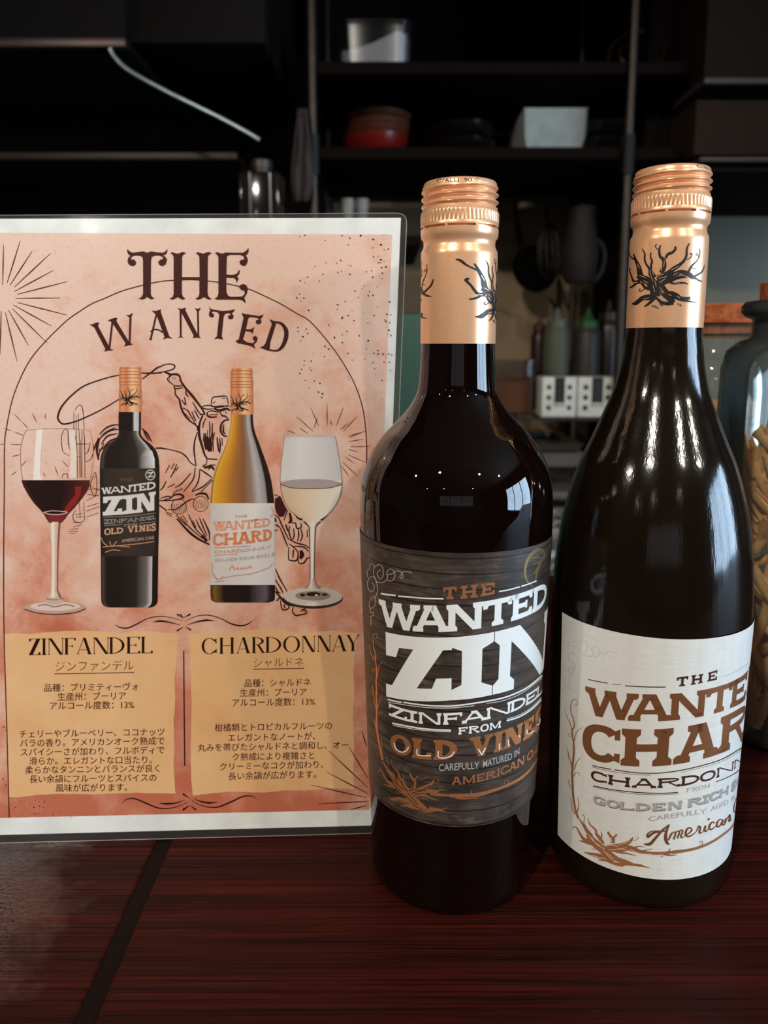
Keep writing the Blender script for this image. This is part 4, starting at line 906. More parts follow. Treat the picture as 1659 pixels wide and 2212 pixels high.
for s in '42,65 104,50 345,110 548,52 640,84 770,55 622,162 918,100 1045,45 1010,162 915,198 1050,220 1098,213 225,420 355,376 532,350 484,380 495,493 541,478 632,408 660,415 640,515 320,510 138,548 48,592 104,612 277,595 922,303 975,298 1012,343 1050,360 1005,375 980,375 1018,436 1070,425 837,485 900,473 912,550 1028,500 1026,568 808,655 785,690 700,717 740,792 860,772 875,722 965,663 918,765 40,752 8,796 92,798 57,838 147,942 490,932 495,878 585,838 666,950 793,982 690,1068 928,1005 968,903 1112,842 1082,992 1128,998 1055,1058 1070,1075 1115,1093 1108,1180 1095,1228 1130,1243 854,1093 620,1005 550,1032 387,1118 605,1195 548,1237 458,1268 752,1246 860,1306 550,1332 20,1150 22,1195 122,1168 137,1220 52,1308 80,1258 342,1373 388,1407 337,1493 617,1457 668,1537 820,1525 915,1568 935,1640 925,1455 975,1425 978,1466 1035,1466 1103,1464 1140,1476 1113,1562 1048,1562 1125,1662 1025,1783 98,1545 178,1550 160,1628 180,1660 65,1647 93,1598 45,1697 107,1780 215,1788 283,1813 155,1870 315,1940 307,1983 265,1920 617,1740 628,1770 835,1405 1022,1992'.split():
    x, y = CD(s)[0]; blot(x, y, rs.uniform(0.9, 1.9))
for s in '140,1750 185,1695 265,1725 310,1690 300,1750 345,1700 380,1750 350,1740 390,1700 310,1808 470,1810 340,1805 520,1790 475,1668 620,1838 35,1050 60,1080 30,1505 55,1560'.split():
    x, y = J0(s)[0]; blot(x, y, rs.uniform(0.8, 1.6))
spl.build('ink_splashes', M_INK, pos)['kind'] = 'stuff'
# dividers
dv = Art(PS)
for f, lst in ((J0, [('1010,155 1050,180 1120,185 1200,150 1300,100 1400,85 1500,95 1600,125', [2, 7, 9, 8, 5, 5, 4, 2]), ('1335,135 1400,125 1480,135 1580,160', [2, 12, 8, 2]), ('1548,65 1605,98', [11, 2]), ('1548,212 1605,175', [11, 2]), ('1075,1710 1110,1680 1180,1675 1280,1715 1380,1755 1480,1760 1580,1735 1650,1700', [2, 5, 8, 9, 8, 6, 4, 2]), ('1390,1715 1460,1720 1540,1712 1620,1685', [2, 12, 8, 2]), ('1600,1632 1659,1672', [11, 2]), ('1600,1775 1659,1735', [11, 2]), ('1608,385 1612,900 1617,1388', [7, 7, 7])]),
               (J1, [('600,115 560,145 500,158 420,140 330,95 230,70 130,80 40,120', [2, 7, 9, 8, 5, 5, 4, 2]), ('285,118 220,112 140,125 60,150', [2, 12, 8, 2]), ('85,60 30,92', [11, 2]), ('90,195 40,165', [11, 2]), ('0,60 25,90', [9, 2]), ('640,1600 590,1575 520,1580 420,1625 320,1665 240,1668 140,1640 90,1605', [2, 5, 8, 9, 8, 6, 4, 2]), ('310,1625 240,1632 170,1620 110,1595', [2, 12, 8, 2]), ('20,1558 70,1590', [11, 2]), ('22,1690 70,1655', [11, 2]), ('130,1690 85,1655', [11, 2])])):
    for s, wd in lst: dv.stroke(f(s), [q_ * 1.4 / f.s for q_ in wd], DK, ZB)
dv.build('divider_flourish', M_INK, pos)
DID = dict(t=.155, n=.035, sh=.035, sl=.045, drop=.12, sup=2.0)
def jt(name, polys, label=None, col=DK, z=ZC_):
    a = Art(PS); a.polys(polys, col, z); return a.build(name, M_INK, pos, label)
jt('heading_lettering', strip('ZINFANDEL', bx(J0, (256, 358), (366, 412), (424, 560), (568, 668), (674, 806), (818, 956), (958, 1092), (1110, 1228), (1236, 1338)), J0('258,280 800,268 1335,260'), J0('258,422 800,416 1335,404'), deg=1, **DID), 'ZINFANDEL heading')
jt('heading_lettering', strip('CHARDONNAY', bx(J1, (178, 306), (326, 448), (468, 582), (596, 704), (710, 840), (856, 996), (1012, 1124), (1140, 1254), (1262, 1382), (1380, 1492)), J1('178,262 830,248 1490,233'), J1('178,395 830,382 1490,368'), deg=1, **DID), 'CHARDONNAY heading')
JP = [(J0, 'ジンファンデル', 488, 1170, 522, 512, -.012), (J0, '品種：プリミティーヴォ', 390, 1212, 708, 697, 0), (J0, '生産州：プーリア', 506, 1104, 787, 777, 0), (J0, 'アルコール度数：13%', 440, 1175, 866, 856, 0),
      (J0, 'チェリーやブルーベリー、ココナッツ', 175, 1440, 1112, 1092, 0), (J0, 'バラの香り。アメリカンオーク熟成で', 180, 1440, 1192, 1170, 0), (J0, 'スパイシーさが加わり、フルボディで', 185, 1440, 1272, 1250, 0), (J0, '滑らか。エレガントな口当たり。', 260, 1332, 1348, 1336, 0), (J0, '柔らかなタンニンとバランスが良く', 225, 1395, 1427, 1410, 0), (J0, '長い余韻にフルーツとスパイスの', 263, 1370, 1506, 1492, 0), (J0, '風味が広がります。', 490, 1115, 1584, 1576, 0),
      (J1, 'シャルドネ', 612, 1024, 468, 458, -.012), (J1, '品種：シャルドネ', 534, 1086, 638, 628, 0), (J1, '生産州：プーリア', 498, 1052, 718, 709, 0), (J1, 'アルコール度数：13%', 432, 1120, 800, 788, 0), (J1, '柑橘類とトロピカルフルーツの', 286, 1263, 1008, 990, 0), (J1, 'エレガントなノートが、', 398, 1122, 1091, 1076, 0), (J1, '丸みを帯びたシャルドネと調和し、オー', 145, 1400, 1174, 1150, 0), (J1, 'ク熟成により複雑さと', 435, 1116, 1252, 1237, 0), (J1, 'クリーミーなコクが加わり、', 330, 1190, 1332, 1312, 0), (J1, '長い余韻が広がります。', 400, 1132, 1412, 1394, 0)]
for f, txt, a, b, ya, yb, bold in JP:
    (xa, y0), (xb, y1) = f('%d,%d %d,%d' % (a, ya, b, yb))
    jt('text_line', typeset(txt, xa, y0, xb, y1, bold=bold if bold else 0.004), None, (72, 26, 18))
ul = Art(PS); ul.stroke(J0('480,586 830,580 1176,573'), 1.6, DK, ZC_); ul.build('underline', M_INK, pos)
ul = Art(PS); ul.stroke(J1('605,520 820,516 1030,512'), 1.6, DK, ZC_); ul.build('underline', M_INK, pos)
# cowboy, horse and cactus drawing
cw = Art(PS)
def draw(f, wd, *txts):
    for s in txts:
        if isinstance(s, tuple): cw.stroke(f(s[0]), s[1] * 1.45 / f.s, (56, 18, 10), ZA, taper=(.6, .6))
        else: cw.stroke(f(s), wd * 1.45 / f.s, (56, 18, 10), ZA, taper=(.6, .6))
draw(CW, 12, '0,130 60,85 150,42 230,38 268,60 240,100 150,125 60,140 0,145', ('135,125 200,155 240,160', 20), '200,185 180,215 205,250 250,285', ('200,185 240,160 290,160 325,185 330,230', 20), ('210,190 200,215', 7), ('245,185 240,215', 7), ('270,190 262,220', 7),
     '255,290 300,300 355,290', '262,320 300,330 360,315', '255,290 262,320 275,340', ('325,190 345,250 400,330 470,410 540,500 590,570 625,635', 22), ('270,340 275,400 320,460 340,550 380,640 440,710 510,760 545,800', 17), '345,460 395,520 380,430', '395,350 405,400 430,430', '360,560 420,590 450,640 520,760', '480,490 520,560 560,620 590,640', '500,580 530,640 560,690', '470,600 500,680 520,720', '380,620 450,690', ('565,640 630,635', 18),
     ('600,650 570,720 555,800 560,900 590,1010 620,1110 650,1160', 22), ('540,770 550,830', 40), '655,610 700,595 760,605 790,620', ('770,665 700,670 655,650 655,610', 18), '680,640 780,640', '700,530 715,440 780,425 860,418 890,440 905,520', '825,440 870,448', '720,510 750,480', '590,550 620,535 680,530 740,545 820,535 925,540', '595,560 650,575 720,570', ('730,565 800,590 880,570 925,590', 24), '740,560 830,545 900,530', ('800,600 830,650 870,660 910,700', 14), '870,600 885,630',
     '680,720 685,820 680,900', '640,680 610,740 600,800', '715,740 710,860 690,950', ('630,860 625,980 640,1060', 20), ('650,900 660,1000 680,1080', 40), ('690,900 690,1000 700,1080', 30), '740,850 720,960 730,1080', ('770,910 780,1000 790,1080', 16), ('800,920 810,1000 800,1100', 14), '830,920 835,1010', '610,860 605,960', '660,820 650,900', '720,860 715,940', ('910,705 860,710 820,760 815,840 850,890 890,895', 18), ('850,760 845,840 870,870', 16),
     ('535,850 505,950 495,1060 505,1150 520,1250', 14), ('640,1165 775,1175', 16), '650,1175 640,1230 605,1250 625,1265 700,1240 760,1245', ('620,1280 700,1260 740,1290', 18), '660,1300 700,1270 740,1310', ('35,1040 100,1040 180,1050', 16), '180,1050 280,1075 350,1100 410,1150 450,1210 520,1255', ('565,1290 640,1340 710,1390', 14), '565,1290 555,1400 520,1490 470,1550', '710,1400 600,1500 470,1560', '715,1420 580,1560', '510,1270 495,1380 460,1450 370,1560',
     '205,1240 155,1335', '260,1220 225,1290', '290,1230 260,1310 210,1395', '310,1260 280,1310', '165,1430 130,1500 90,1545', '270,1465 180,1510', '460,1335 350,1460 270,1510', '360,1520 300,1550', '300,1540 240,1590', '95,1640 150,1620 200,1615 210,1640 140,1650', ('210,1640 260,1600 330,1590 370,1620 330,1645 240,1660', 18), '80,1665 160,1665 260,1660', ('80,1720 170,1785', 18), '180,1770 280,1770 390,1690 460,1650 500,1650', ('510,1600 570,1580 640,1590 670,1650', 20),
     ('290,1880 380,1980 460,2060 560,2130 680,2190', 22), ('600,1880 640,1960 680,2060 680,2140', 14), '330,1850 400,1940 480,2020 600,2120', '430,1830 470,1920 520,2010 620,2110', '520,1890 560,1980 640,2100', '560,1870 600,1970 650,2080', ('590,2080 650,2150', 40), '280,1830 340,1900 400,1960', '360,1840 420,1930', '480,1900 520,1990', '160,1800 240,1830', '170,1820 230,1855')
for cx_, cy_, r_ in ((315, 1735, 90), (575, 1705, 90)):
    draw(CW, 6, ' '.join('%f,%f' % (cx_ + r_ * math.cos(k_ * .35), cy_ + r_ * math.sin(k_ * .35)) for k_ in range(19)))
draw(CW, 5, *['%d,%d %d,%d' % (240 + k_ * 22, 1700, 250 + k_ * 24, 1810) for k_ in range(8)]); draw(CW, 4, *['%d,%d %d,%d' % (500 + k_ * 20, 1650 + (k_ % 3) * 10, 520 + k_ * 18, 1760) for k_ in range(8)])
cw.poly(CH('245,260 330,230 400,380 430,430 380,540 310,545 260,470 240,380'), BR, ZA)
draw(CH, 17, '230,200 330,240', '240,510 300,560 340,650 400,780 450,880', '310,690 360,800 410,930 440,1000', '455,1010 455,1190 500,1215 580,1210 600,1100 560,1040 470,960', '600,1190 620,1260 690,1250 740,1180 780,1180', '450,880 560,940 700,980 780,1030', '520,1000 640,1000 720,1030 760,1080', '470,680 460,780 500,900', '530,720 540,830 510,900', '600,720 610,820 590,920', '640,720 665,830 630,930', '500,640 560,640 580,720 650,700 640,640', '440,440 380,600', ('470,480 490,600 450,640', 34), ('410,660 440,760', 28), ('245,560 260,620', 30), ('260,660 300,700', 30), '240,760 290,740', ('530,1050 520,1170', 24), ('640,1060 660,1130 630,1190', 50), '740,740 740,860', '690,880 700,890',
     '250,1340 320,1500 430,1690', '250,1510 330,1640 370,1720', ('250,1690 370,1830 450,1890 620,1920', 30), '330,1830 340,1920 370,1975 440,1960 460,1920 400,1870', '520,1930 515,2000 560,2060 640,2050 735,2020 690,1945', '640,2000 680,1970 700,2010', ('380,1890 400,1950', 26), ('270,1840 310,1790', 26), '250,1620 290,1700 330,1720')
draw(CB, 14, ('835,265 740,285 620,320 500,360 400,410 300,490 230,560 170,640 140,720 140,770 180,815 230,820 330,795 430,755 570,690 700,620 840,535', 15), '1075,243 1180,245 1317,240', '1095,310 1190,240 1270,180 1317,165', '610,940 680,870 760,835 825,830', ('610,990 590,1050 580,1130 600,1230', 20), '640,960 720,900 820,880', '630,1050 700,960 810,930', '640,1110 720,1020 800,980', '600,1000 680,920 790,860', ('1090,870 1150,930 1200,1020', 16), '1110,900 1140,960 1170,1010', '540,1130 570,1050 600,980', '620,1130 660,1040', '600,1190 615,1100')
draw(CB, 6, '330,660 380,605 415,640 430,760 435,870', '320,680 320,900 350,1050 360,1440', '430,870 440,1050 445,1440', '215,875 180,950 180,1050 200,1140 270,1185', '215,875 250,900 255,1040 275,1110', '540,1050 545,1120 510,1220 455,1250', '505,1030 480,1130 450,1160', '380,900 385,1430', '410,900 410,1430', '345,720 345,1000', '370,700 372,900', '395,1000 400,1430', '200,1380 180,1440', '200,1390 240,1390 250,1440', '470,1620 600,1640', '460,1690 610,1620', '470,1760 600,1720', '460,1810 610,1760', '460,1880 600,1830', '580,1400 520,1460 510,1560 560,1640 580,1500 560,1370 520,1440', '340,1800 310,1850 320,1920 400,1940 440,1900', '300,1940 400,1945', '310,1990 410,1965', '270,2020 370,2010', '250,2045 360,2040', '280,2070 330,2060', '480,1560 610,1560', '450,1500 610,1580', '330,1850 420,1840', '340,1880 440,1870', '380,1700 390,1900', '430,1700 440,1900')
cw.build('cowboy_drawing', M_INK, pos, 'brown line drawing of a cowboy throwing a lasso')

# printed bottles and glasses on the poster
def mixc(a, b, t_): return tuple(a[i] + (b[i] - a[i]) * t_ for i in range(3))
def shaded(art, rows, cols, z, ygrad=None):
    """rows (y, x left, x right), cols (position across, colour)"""
    n_ = len(rows)
    for i in range(n_ - 1):
        for j in range(len(cols) - 1):
            (p0_, c0), (p1_, c1) = cols[j], cols[j + 1]; pts = []
            for r_, p_ in ((rows[i], p0_), (rows[i], p1_), (rows[i + 1], p1_), (rows[i + 1], p0_)): pts.append((r_[1] + (r_[2] - r_[1]) * p_, r_[0]))
            cs = [c0, c1, c1, c0]
            if ygrad:
                k0, k1 = ygrad(rows[i][0]), ygrad(rows[i + 1][0]); cs = [mixc(c0, *k0), mixc(c1, *k0), mixc(c1, *k1), mixc(c0, *k1)]
            art.poly(pts, cols=cs, z=z)
def rowsf(f, txt):
    out = []
    for q_ in txt.split():
        y, a, b = (float(v_) for v_ in q_.split(',')); (x0, y0), (x1, _) = f('%f,%f %f,%f' % (a, y, b, y)); out.append((y0, x0, x1))
    return out
def dense(rows):
    q_ = catmull(rows, 4); return [tuple(r_) for r_ in q_]
CAPC = [(0, (196, 112, 66)), (.15, (226, 150, 100)), (.35, (206, 124, 78)), (.6, (244, 196, 150)), (.85, (226, 160, 112)), (1, (190, 116, 74))]
def minicap(art, f, rows, z):
    shaded(art, rowsf(f, rows), CAPC, z)
def minitree(art, x, y, s):
    for t_, wd in tree[:-8]:
        art.stroke([(x + (px - 1438) * s, y + (py - 590) * s) for px, py in CT(t_)], [q_ * e * s for q_ in wd] if isinstance(wd, list) else wd * e * s, (40, 20, 12), ZE)
a = Art(PS)
shaded(a, dense(rowsf(CL, '40,1015,1205 140,1015,1205 230,1012,1205 275,975,1240 320,915,1295 370,880,1335 430,862,1355 500,855,1362 520,855,1363 700,856,1362 1000,860,1358 1300,864,1352 1600,866,1348 1660,870,1345 1690,890,1325 1705,930,1290')),
       [(0, (30, 20, 16)), (.04, (74, 62, 56)), (.09, (34, 25, 20)), (.3, (32, 24, 20)), (.62, (46, 36, 31)), (.8, (110, 102, 98)), (.895, (205, 200, 200)), (.90, (40, 28, 24)), (1, (24, 14, 11))], ZB)
shaded(a, rowsf(CL, '40,1015,1205 120,1015,1205 200,1014,1205'), [(0, (24, 14, 11)), (.62, (26, 16, 13)), (.66, (120, 112, 112)), (.72, (210, 206, 206)), (.9, (190, 186, 188)), (.92, (30, 20, 17)), (1, (24, 14, 11))], ZC_)
a.poly(CL('1188,420 1245,345 1300,370 1322,440 1325,520 1188,520'), z=ZC_, cols=[(60, 50, 46), (130, 122, 120), (225, 220, 220), (230, 226, 226), (215, 212, 212), (70, 60, 56)])
shaded(a, rowsf(CL, '520,857,1362 900,860,1360 1268,864,1352'), [(0, (30, 24, 20)), (.1, (52, 42, 36)), (.5, (62, 50, 43)), (.9, (56, 45, 38)), (1, (24, 16, 12))], ZD)
minicap(a, CB, '170,845,1075 190,835,1080 230,838,1078 270,832,1082 320,832,1088 360,834,1085 385,838,1085 480,832,1087 600,832,1088 685,832,1085', ZC_)
for y in (188, 228, 262, 300, 345, 378): a.stroke(CB('838,%d 960,%d 1080,%d' % (y, y - 3, y)), 1.2, (150, 84, 48), ZD)
minitree(a, 282.5, 856, .30)
wl = bx(CB, (632, 744), (728, 860), (850, 968), (965, 1060), (1060, 1140), (1145, 1248))
a.polys(strip('WANTED', wl, CB('635,1545 850,1530 1060,1495 1248,1470'), CB('650,1618 850,1604 1060,1582 1240,1562'), deg=2, **SLAB), (214, 210, 206), ZE)
a.polys(strip('ZIN', bx(CB, (648, 868), (866, 1030), (1022, 1250)), CB('655,1648 860,1636 1060,1615 1250,1585'), CB('655,1862 860,1850 1060,1828 1248,1798'), deg=2, t=.3, n=.22, sh=.14, sl=.08, drop=.12), (222, 218, 214), ZE)
a.polys(strip('ZINFANDEL', bx(CB, (660, 728), (730, 768), (775, 850), (855, 925), (925, 1008), (1012, 1090), (1094, 1156), (1160, 1210), (1212, 1250)), CB('660,1905 900,1895 1250,1855'), CB('662,1955 900,1942 1250,1900'), deg=2, **SLAB), (150, 144, 138), ZE)
a.polys(strip('OLDVINES', bx(CB, (664, 740), (742, 800), (804, 880), (930, 1000), (1010, 1046), (1062, 1132), (1140, 1196), (1200, 1250)), CB('664,2010 900,1990 1250,1950'), CB('666,2085 900,2060 1250,2030'), deg=2, **SLAB), (204, 160, 130), ZE)
a.polys(strip('THE', bx(CB, (832, 880), (888, 940), (948, 992)), CB('832,1440 992,1430'), CB('832,1480 992,1468'), deg=1, **SLAB), (112, 74, 50), ZE)
a.polys(strip('FROM', bx(CB, (890, 930), (932, 968), (970, 1002), (1004, 1040)), CB('890,1960 1040,1945'), CB('890,1990 1040,1978'), deg=1, **SLAB), (140, 134, 128), ZE)
p0_, p1_ = CL('1040,1138 1322,1108'); a.polys(typeset('AMERICAN OAK', p0_[0], p0_[1], p1_[0], p1_[1], height=7), (206, 172, 150), ZE)
for s in ('650,1880 950,1868 1248,1832', '1060,1950 1150,1942 1250,1930', '664,1972 780,1968 870,1962'): a.stroke(CB(s), .9, (170, 164, 158), ZE)
a.stroke(CB(' '.join('%f,%f' % (1188 + 52 * math.cos(k_ * .5), 1400 + 56 * math.sin(k_ * .5)) for k_ in range(14))), 2, (206, 200, 194), ZE); a.polys(strip('Z', bx(CB, (1155, 1225)), CB('1155,1370 1225,1365'), CB('1155,1430 1225,1425'), deg=1, **SLAB), (206, 200, 194), ZE)
for s in ('870,1110 885,1150 930,1190', '940,1140 950,1180', '1000,1140 960,1190', '880,1190 1000,1180 1110,1190', '900,1235 960,1215 1030,1220', '1000,1180 1150,1165 1240,1155 1320,1142'): a.stroke(CL(s), 1.8, (206, 150, 112), ZE)
a.build('printed_red_bottle', M_INK, pos, 'printed picture of the red wine bottle')
a = Art(PS)
AMB = [(0, (60, 40, 14)), (.03, (226, 172, 54)), (.16, (214, 148, 40)), (.34, (172, 112, 50)), (.52, (140, 92, 58)), (.66, (150, 128, 110)), (.76, (186, 184, 186)), (.88, (150, 146, 146)), (.90, (34, 22, 16)), (1, (40, 22, 14))]
shaded(a, dense(rowsf(CR, '445,385,568 520,383,572 600,372,588 690,348,622 780,312,655 880,268,690 980,238,718 1080,222,735 1190,214,748 1195,214,748')), AMB, ZB)
minicap(a, CR, '60,395,560 90,385,562 130,388,562 170,380,572 205,382,570 240,384,570 330,382,572 448,384,572', ZC_)
for y in (85, 112, 140, 175, 200, 222): a.stroke(CR('384,%d 470,%d 570,%d' % (y, y - 4, y)), 1.3, (156, 86, 50), ZD)
minitree(a, 521, 868, .30)
shaded(a, rowsf(CR, '1190,214,748 1500,212,750 1875,212,754'), [(0, (206, 198, 196)), (.3, (222, 216, 214)), (.7, (228, 224, 222)), (1, (214, 210, 212))], ZC_)
shaded(a, dense(rowsf(CR, '1860,213,754 1900,214,754 1980,216,752 2005,226,745 2022,260,700')), [(0, (40, 26, 14)), (.06, (120, 92, 40)), (.2, (40, 26, 18)), (.6, (34, 20, 16)), (.85, (104, 92, 104)), (.92, (50, 38, 40)), (1, (24, 12, 9))], ZB)
OR, OR2 = (222, 134, 88), (196, 142, 116)
a.polys(strip('WANTED', bx(CR, (236, 335), (318, 420), (412, 500), (500, 570), (575, 640), (645, 715)), CR('236,1345 450,1335 715,1310'), CR('240,1425 450,1412 715,1385'), deg=2, **SLAB), (226, 160, 128), ZE)
a.polys(strip('CHARD', bx(CR, (232, 325), (325, 440), (440, 552), (552, 645), (650, 730)), CR('236,1445 450,1432 730,1402'), CR('240,1550 450,1535 730,1500'), deg=2, **SLAB), OR, ZE)
a.polys(strip('CHARDONNAY', bx(CR, *[(245 + 48 * k_, 290 + 48 * k_) for k_ in range(10)]), CR('245,1588 500,1572 730,1545'), CR('245,1612 500,1598 730,1570'), deg=2, **SLAB), OR2, ZE)
a.polys(strip('GOLDENRICHSOILS', bx(CR, *[(250 + 32 * k_ + (14 if k_ > 5 else 0) + (14 if k_ > 9 else 0), 278 + 32 * k_ + (14 if k_ > 5 else 0) + (14 if k_ > 9 else 0)) for k_ in range(15)]), CR('250,1655 500,1640 750,1605'), CR('250,1680 500,1664 750,1632'), deg=2, **SLAB), (170, 152, 150), ZE)
a.polys(strip('THE', bx(CR, (418, 448), (455, 486), (494, 525)), CR('418,1296 525,1285'), CR('418,1316 525,1306'), deg=1, **SLAB), (170, 130, 112), ZE)
for s in ('370,1750 400,1715 415,1755', '425,1750 440,1730 455,1750', '465,1745 480,1730 490,1745', '500,1742 505,1725 515,1742', '525,1738 530,1718', '540,1735 545,1715 560,1735'): a.stroke(CR(s), 2, OR, ZE)
for s in ('245,1565 550,1548', '245,1628 440,1615', '228,1690 232,1790 270,1830', '240,1780 280,1830 320,1800', '270,1830 400,1800 560,1780 700,1730 735,1690', '250,1850 330,1840'): a.stroke(CR(s), 1.6, OR2, ZE)
a.stroke(CR('720,1225 735,1240 738,1280 725,1305 712,1290'), 1.6, OR2, ZE)
a.build('printed_white_bottle', M_INK, pos, 'printed picture of the white wine bottle')
a = Art(PS)                                                   # glass of red wine
def ell(f, cx_, cy_, rx, ry, k_=24): return f(' '.join('%f,%f' % (cx_ + rx * math.cos(2 * math.pi * j / k_), cy_ + ry * math.sin(2 * math.pi * j / k_)) for j in range(k_)))
a.poly(CL('285,620 300,400 315,185 372,185 352,400 345,560 378,655 350,620'), (244, 232, 222), ZB); a.poly(CL('590,200 640,190 660,400 655,600 600,605 595,560 610,400'), (236, 218, 204), ZB)
for s, w_ in (('228,195 200,260 182,350 180,460 188,560 200,620', 1.2), ('770,195 795,300 800,430 790,520 770,620', 1.0), ('228,195 400,182 600,182 770,195', .9)): a.stroke(CL(s), w_, (170, 120, 96), ZB)
shaded(a, dense(rowsf(CL, '620,188,772 660,200,768 700,220,755 760,255,715 820,298,668 870,345,625 905,375,590')), [(0, (70, 22, 20)), (.08, (34, 12, 11)), (.6, (30, 11, 10)), (.75, (60, 18, 16)), (1, (84, 34, 26))], ZC_)
a.poly(CL('640,680 700,670 690,740 650,820 580,900 540,890 600,800 650,740'), (140, 36, 30), ZD)
shaded(a, rowsf(CL, '905,375,590 950,400,560 985,425,525'), [(0, (112, 36, 34)), (.5, (132, 44, 42)), (1, (110, 40, 34))], ZC_)
a.stroke(CL('375,895 440,912 520,912 580,895 520,885 440,882 375,895'), 1.6, (226, 190, 184), ZE)
shaded(a, rowsf(CL, '975,425,522 1060,432,515 1200,440,505 1400,442,500 1560,438,500 1620,420,530'), [(0, (214, 180, 160)), (.3, (246, 232, 222)), (.55, (226, 190, 168)), (.8, (214, 170, 146)), (.86, (70, 34, 24)), (1, (180, 120, 96))], ZC_)
a.poly(ell(CL, 475, 1705, 265, 55), (196, 160, 144), ZC_); a.poly(ell(CL, 475, 1695, 215, 38), (226, 200, 186), ZD); a.poly(ell(CL, 470, 1650, 75, 32), (206, 176, 160), ZE); a.stroke(CL('215,1720 330,1752 480,1762 640,1748 735,1715'), 2, (70, 50, 42), ZE); a.stroke(CL('330,1690 400,1680 470,1700 560,1680 640,1695'), 2, (110, 84, 74), ZE); a.stroke(CL('400,1630 470,1640 545,1628'), 1.6, (120, 90, 80), ZE)
a.build('printed_red_glass', M_INK, pos, 'printed glass of red wine')
a = Art(PS)                                                   # glass of white wine
shaded(a, dense(rowsf(CR, '630,840,1252 640,833,1262 740,820,1280 850,805,1300 950,797,1312 1010,795,1318')), [(0, (40, 20, 14)), (.012, (214, 210, 210)), (.3, (232, 230, 230)), (.7, (220, 218, 220)), (.985, (206, 204, 206)), (1, (50, 26, 18))], ZC_)
shaded(a, dense(rowsf(CR, '1000,795,1320 1060,800,1318 1120,812,1306 1190,838,1276 1250,880,1232 1300,935,1180 1335,990,1130 1345,1000,1120')), [(0, (50, 26, 16)), (.02, (216, 190, 160)), (.3, (232, 208, 176)), (.7, (236, 224, 204)), (.97, (236, 230, 218)), (1, (60, 30, 20))], ZC_)
a.poly(ell(CR, 1057, 1030, 262, 36), (178, 164, 164), ZD); a.stroke(CR('797,1030 900,1062 1057,1068 1210,1062 1318,1030'), 1.6, (80, 46, 34), ZE); a.stroke(CR('797,1030 900,998 1057,992 1210,998 1318,1030'), .8, (150, 130, 126), ZE); a.stroke(ell(CR, 1050, 632, 208, 8) , .8, (200, 196, 196), ZE)
for s in ('905,1265 950,1310 985,1320 975,1335 940,1320', '1200,1285 1130,1330 1150,1338'): a.poly(CR(s), (36, 18, 12), ZE) if len(s.split()) > 3 else a.poly(CR(s), (36, 18, 12), ZE)
shaded(a, rowsf(CR, '1345,985,1145 1365,1010,1120 1390,1035,1100 1500,1040,1092 1700,1045,1086 1830,1045,1085'), [(0, (60, 32, 22)), (.12, (60, 32, 22)), (.2, (226, 214, 204)), (.6, (240, 234, 228)), (.8, (214, 196, 184)), (.9, (50, 26, 18)), (1, (120, 70, 50))], ZC_)
shaded(a, rowsf(CR, '1825,1045,1085 1870,1030,1105 1895,1005,1135 1905,1000,1140'), [(0, (110, 84, 72)), (.3, (226, 214, 204)), (.7, (190, 170, 158)), (1, (120, 92, 80))], ZE)
a.poly(ell(CR, 1072, 1985, 250, 88), (60, 40, 32), ZC_); a.poly(ell(CR, 1072, 1972, 246, 80), (206, 194, 180), ZD); a.poly(ell(CR, 1072, 1965, 150, 40), (150, 134, 122), ZE); a.poly(ell(CR, 1075, 1952, 60, 18), (40, 22, 16), ZE + .00002); a.poly(ell(CR, 1100, 1960, 14, 7), (230, 224, 216), ZE + .00004); a.poly(ell(CR, 985, 1958, 22, 14), (54, 34, 26), ZE + .00002); a.poly(ell(CR, 1170, 1955, 24, 12), (60, 40, 32), ZE + .00002); a.poly(ell(CR, 1075, 2035, 60, 14), (222, 214, 204), ZE)
a.build('printed_white_glass', M_INK, pos, 'printed glass of white wine')

# ------------------------------------------------------------------ kitchen behind the bar
YB = 1.60
def zat(px, py, Y): return at(px, py, Y).z
def xat(px, py, Y): return at(px, py, Y).x
M_STEEL = plain('brushed steel', (72, 64, 57), 0.42, 0.85)
M_CHROME = plain('chrome', (190, 190, 192), 0.18, 1.0)
M_BLKMETAL = plain('black metal', (16, 10, 8), 0.55, 0.3)
M_CLEAR = thin_glass('clear plastic', (0.84, 0.84, 0.86), (0.6, 0.6, 0.62), 0.2, 0.8)
M_WHITE = plain('white plastic', (232, 236, 230), 0.6)
M_WOODB = plain('dark wooden bowl', (92, 48, 28), 0.45)
M_REDB = plain('red lacquer', (118, 22, 13), 0.3)
M_DKBOWL = plain('black lacquer', (16, 12, 11), 0.18)
# wire rack: posts and shelves
rack = empty('storage_rack', (xat(1050, 900, YB), YB, ZF), 'dark steel kitchen rack with posts and shelves behind the bottles', 'rack')
xl, xr = xat(676, 300, YB - .12), xat(1346, 560, YB - .12)
zt, z2, z3 = zat(900, 180, YB), zat(900, 350, YB), zat(1100, 890, YB)
for x, y in ((xl, YB - .12), (xr, YB - .12), (xl, YB + .26), (xr, YB + .26)):
    MB().tube([(x, y, ZF), (x, y, 1.15)], 0.0085, 14).build('post', M_STEEL, rack)
    MB().tube([(x, y, z2 - .05), (x, y, z2 + .02)], 0.013, 14).build('post_collar', M_BLKMETAL, rack)
for z in (zt, z2):
    sh_ = MB().box((xl, YB - .12, z - 0.022), (xr + .10, YB + .26, z), 0.003).build('shelf', plain('dark shelf board', (22, 13, 9), 0.85, Specular_IOR_Level=0.1), rack)
sh3 = MB().box((xl, YB - .125, z3 - .006), (xr, YB - .115, z3), 0.0).build('wire_shelf', M_STEEL, rack, False)
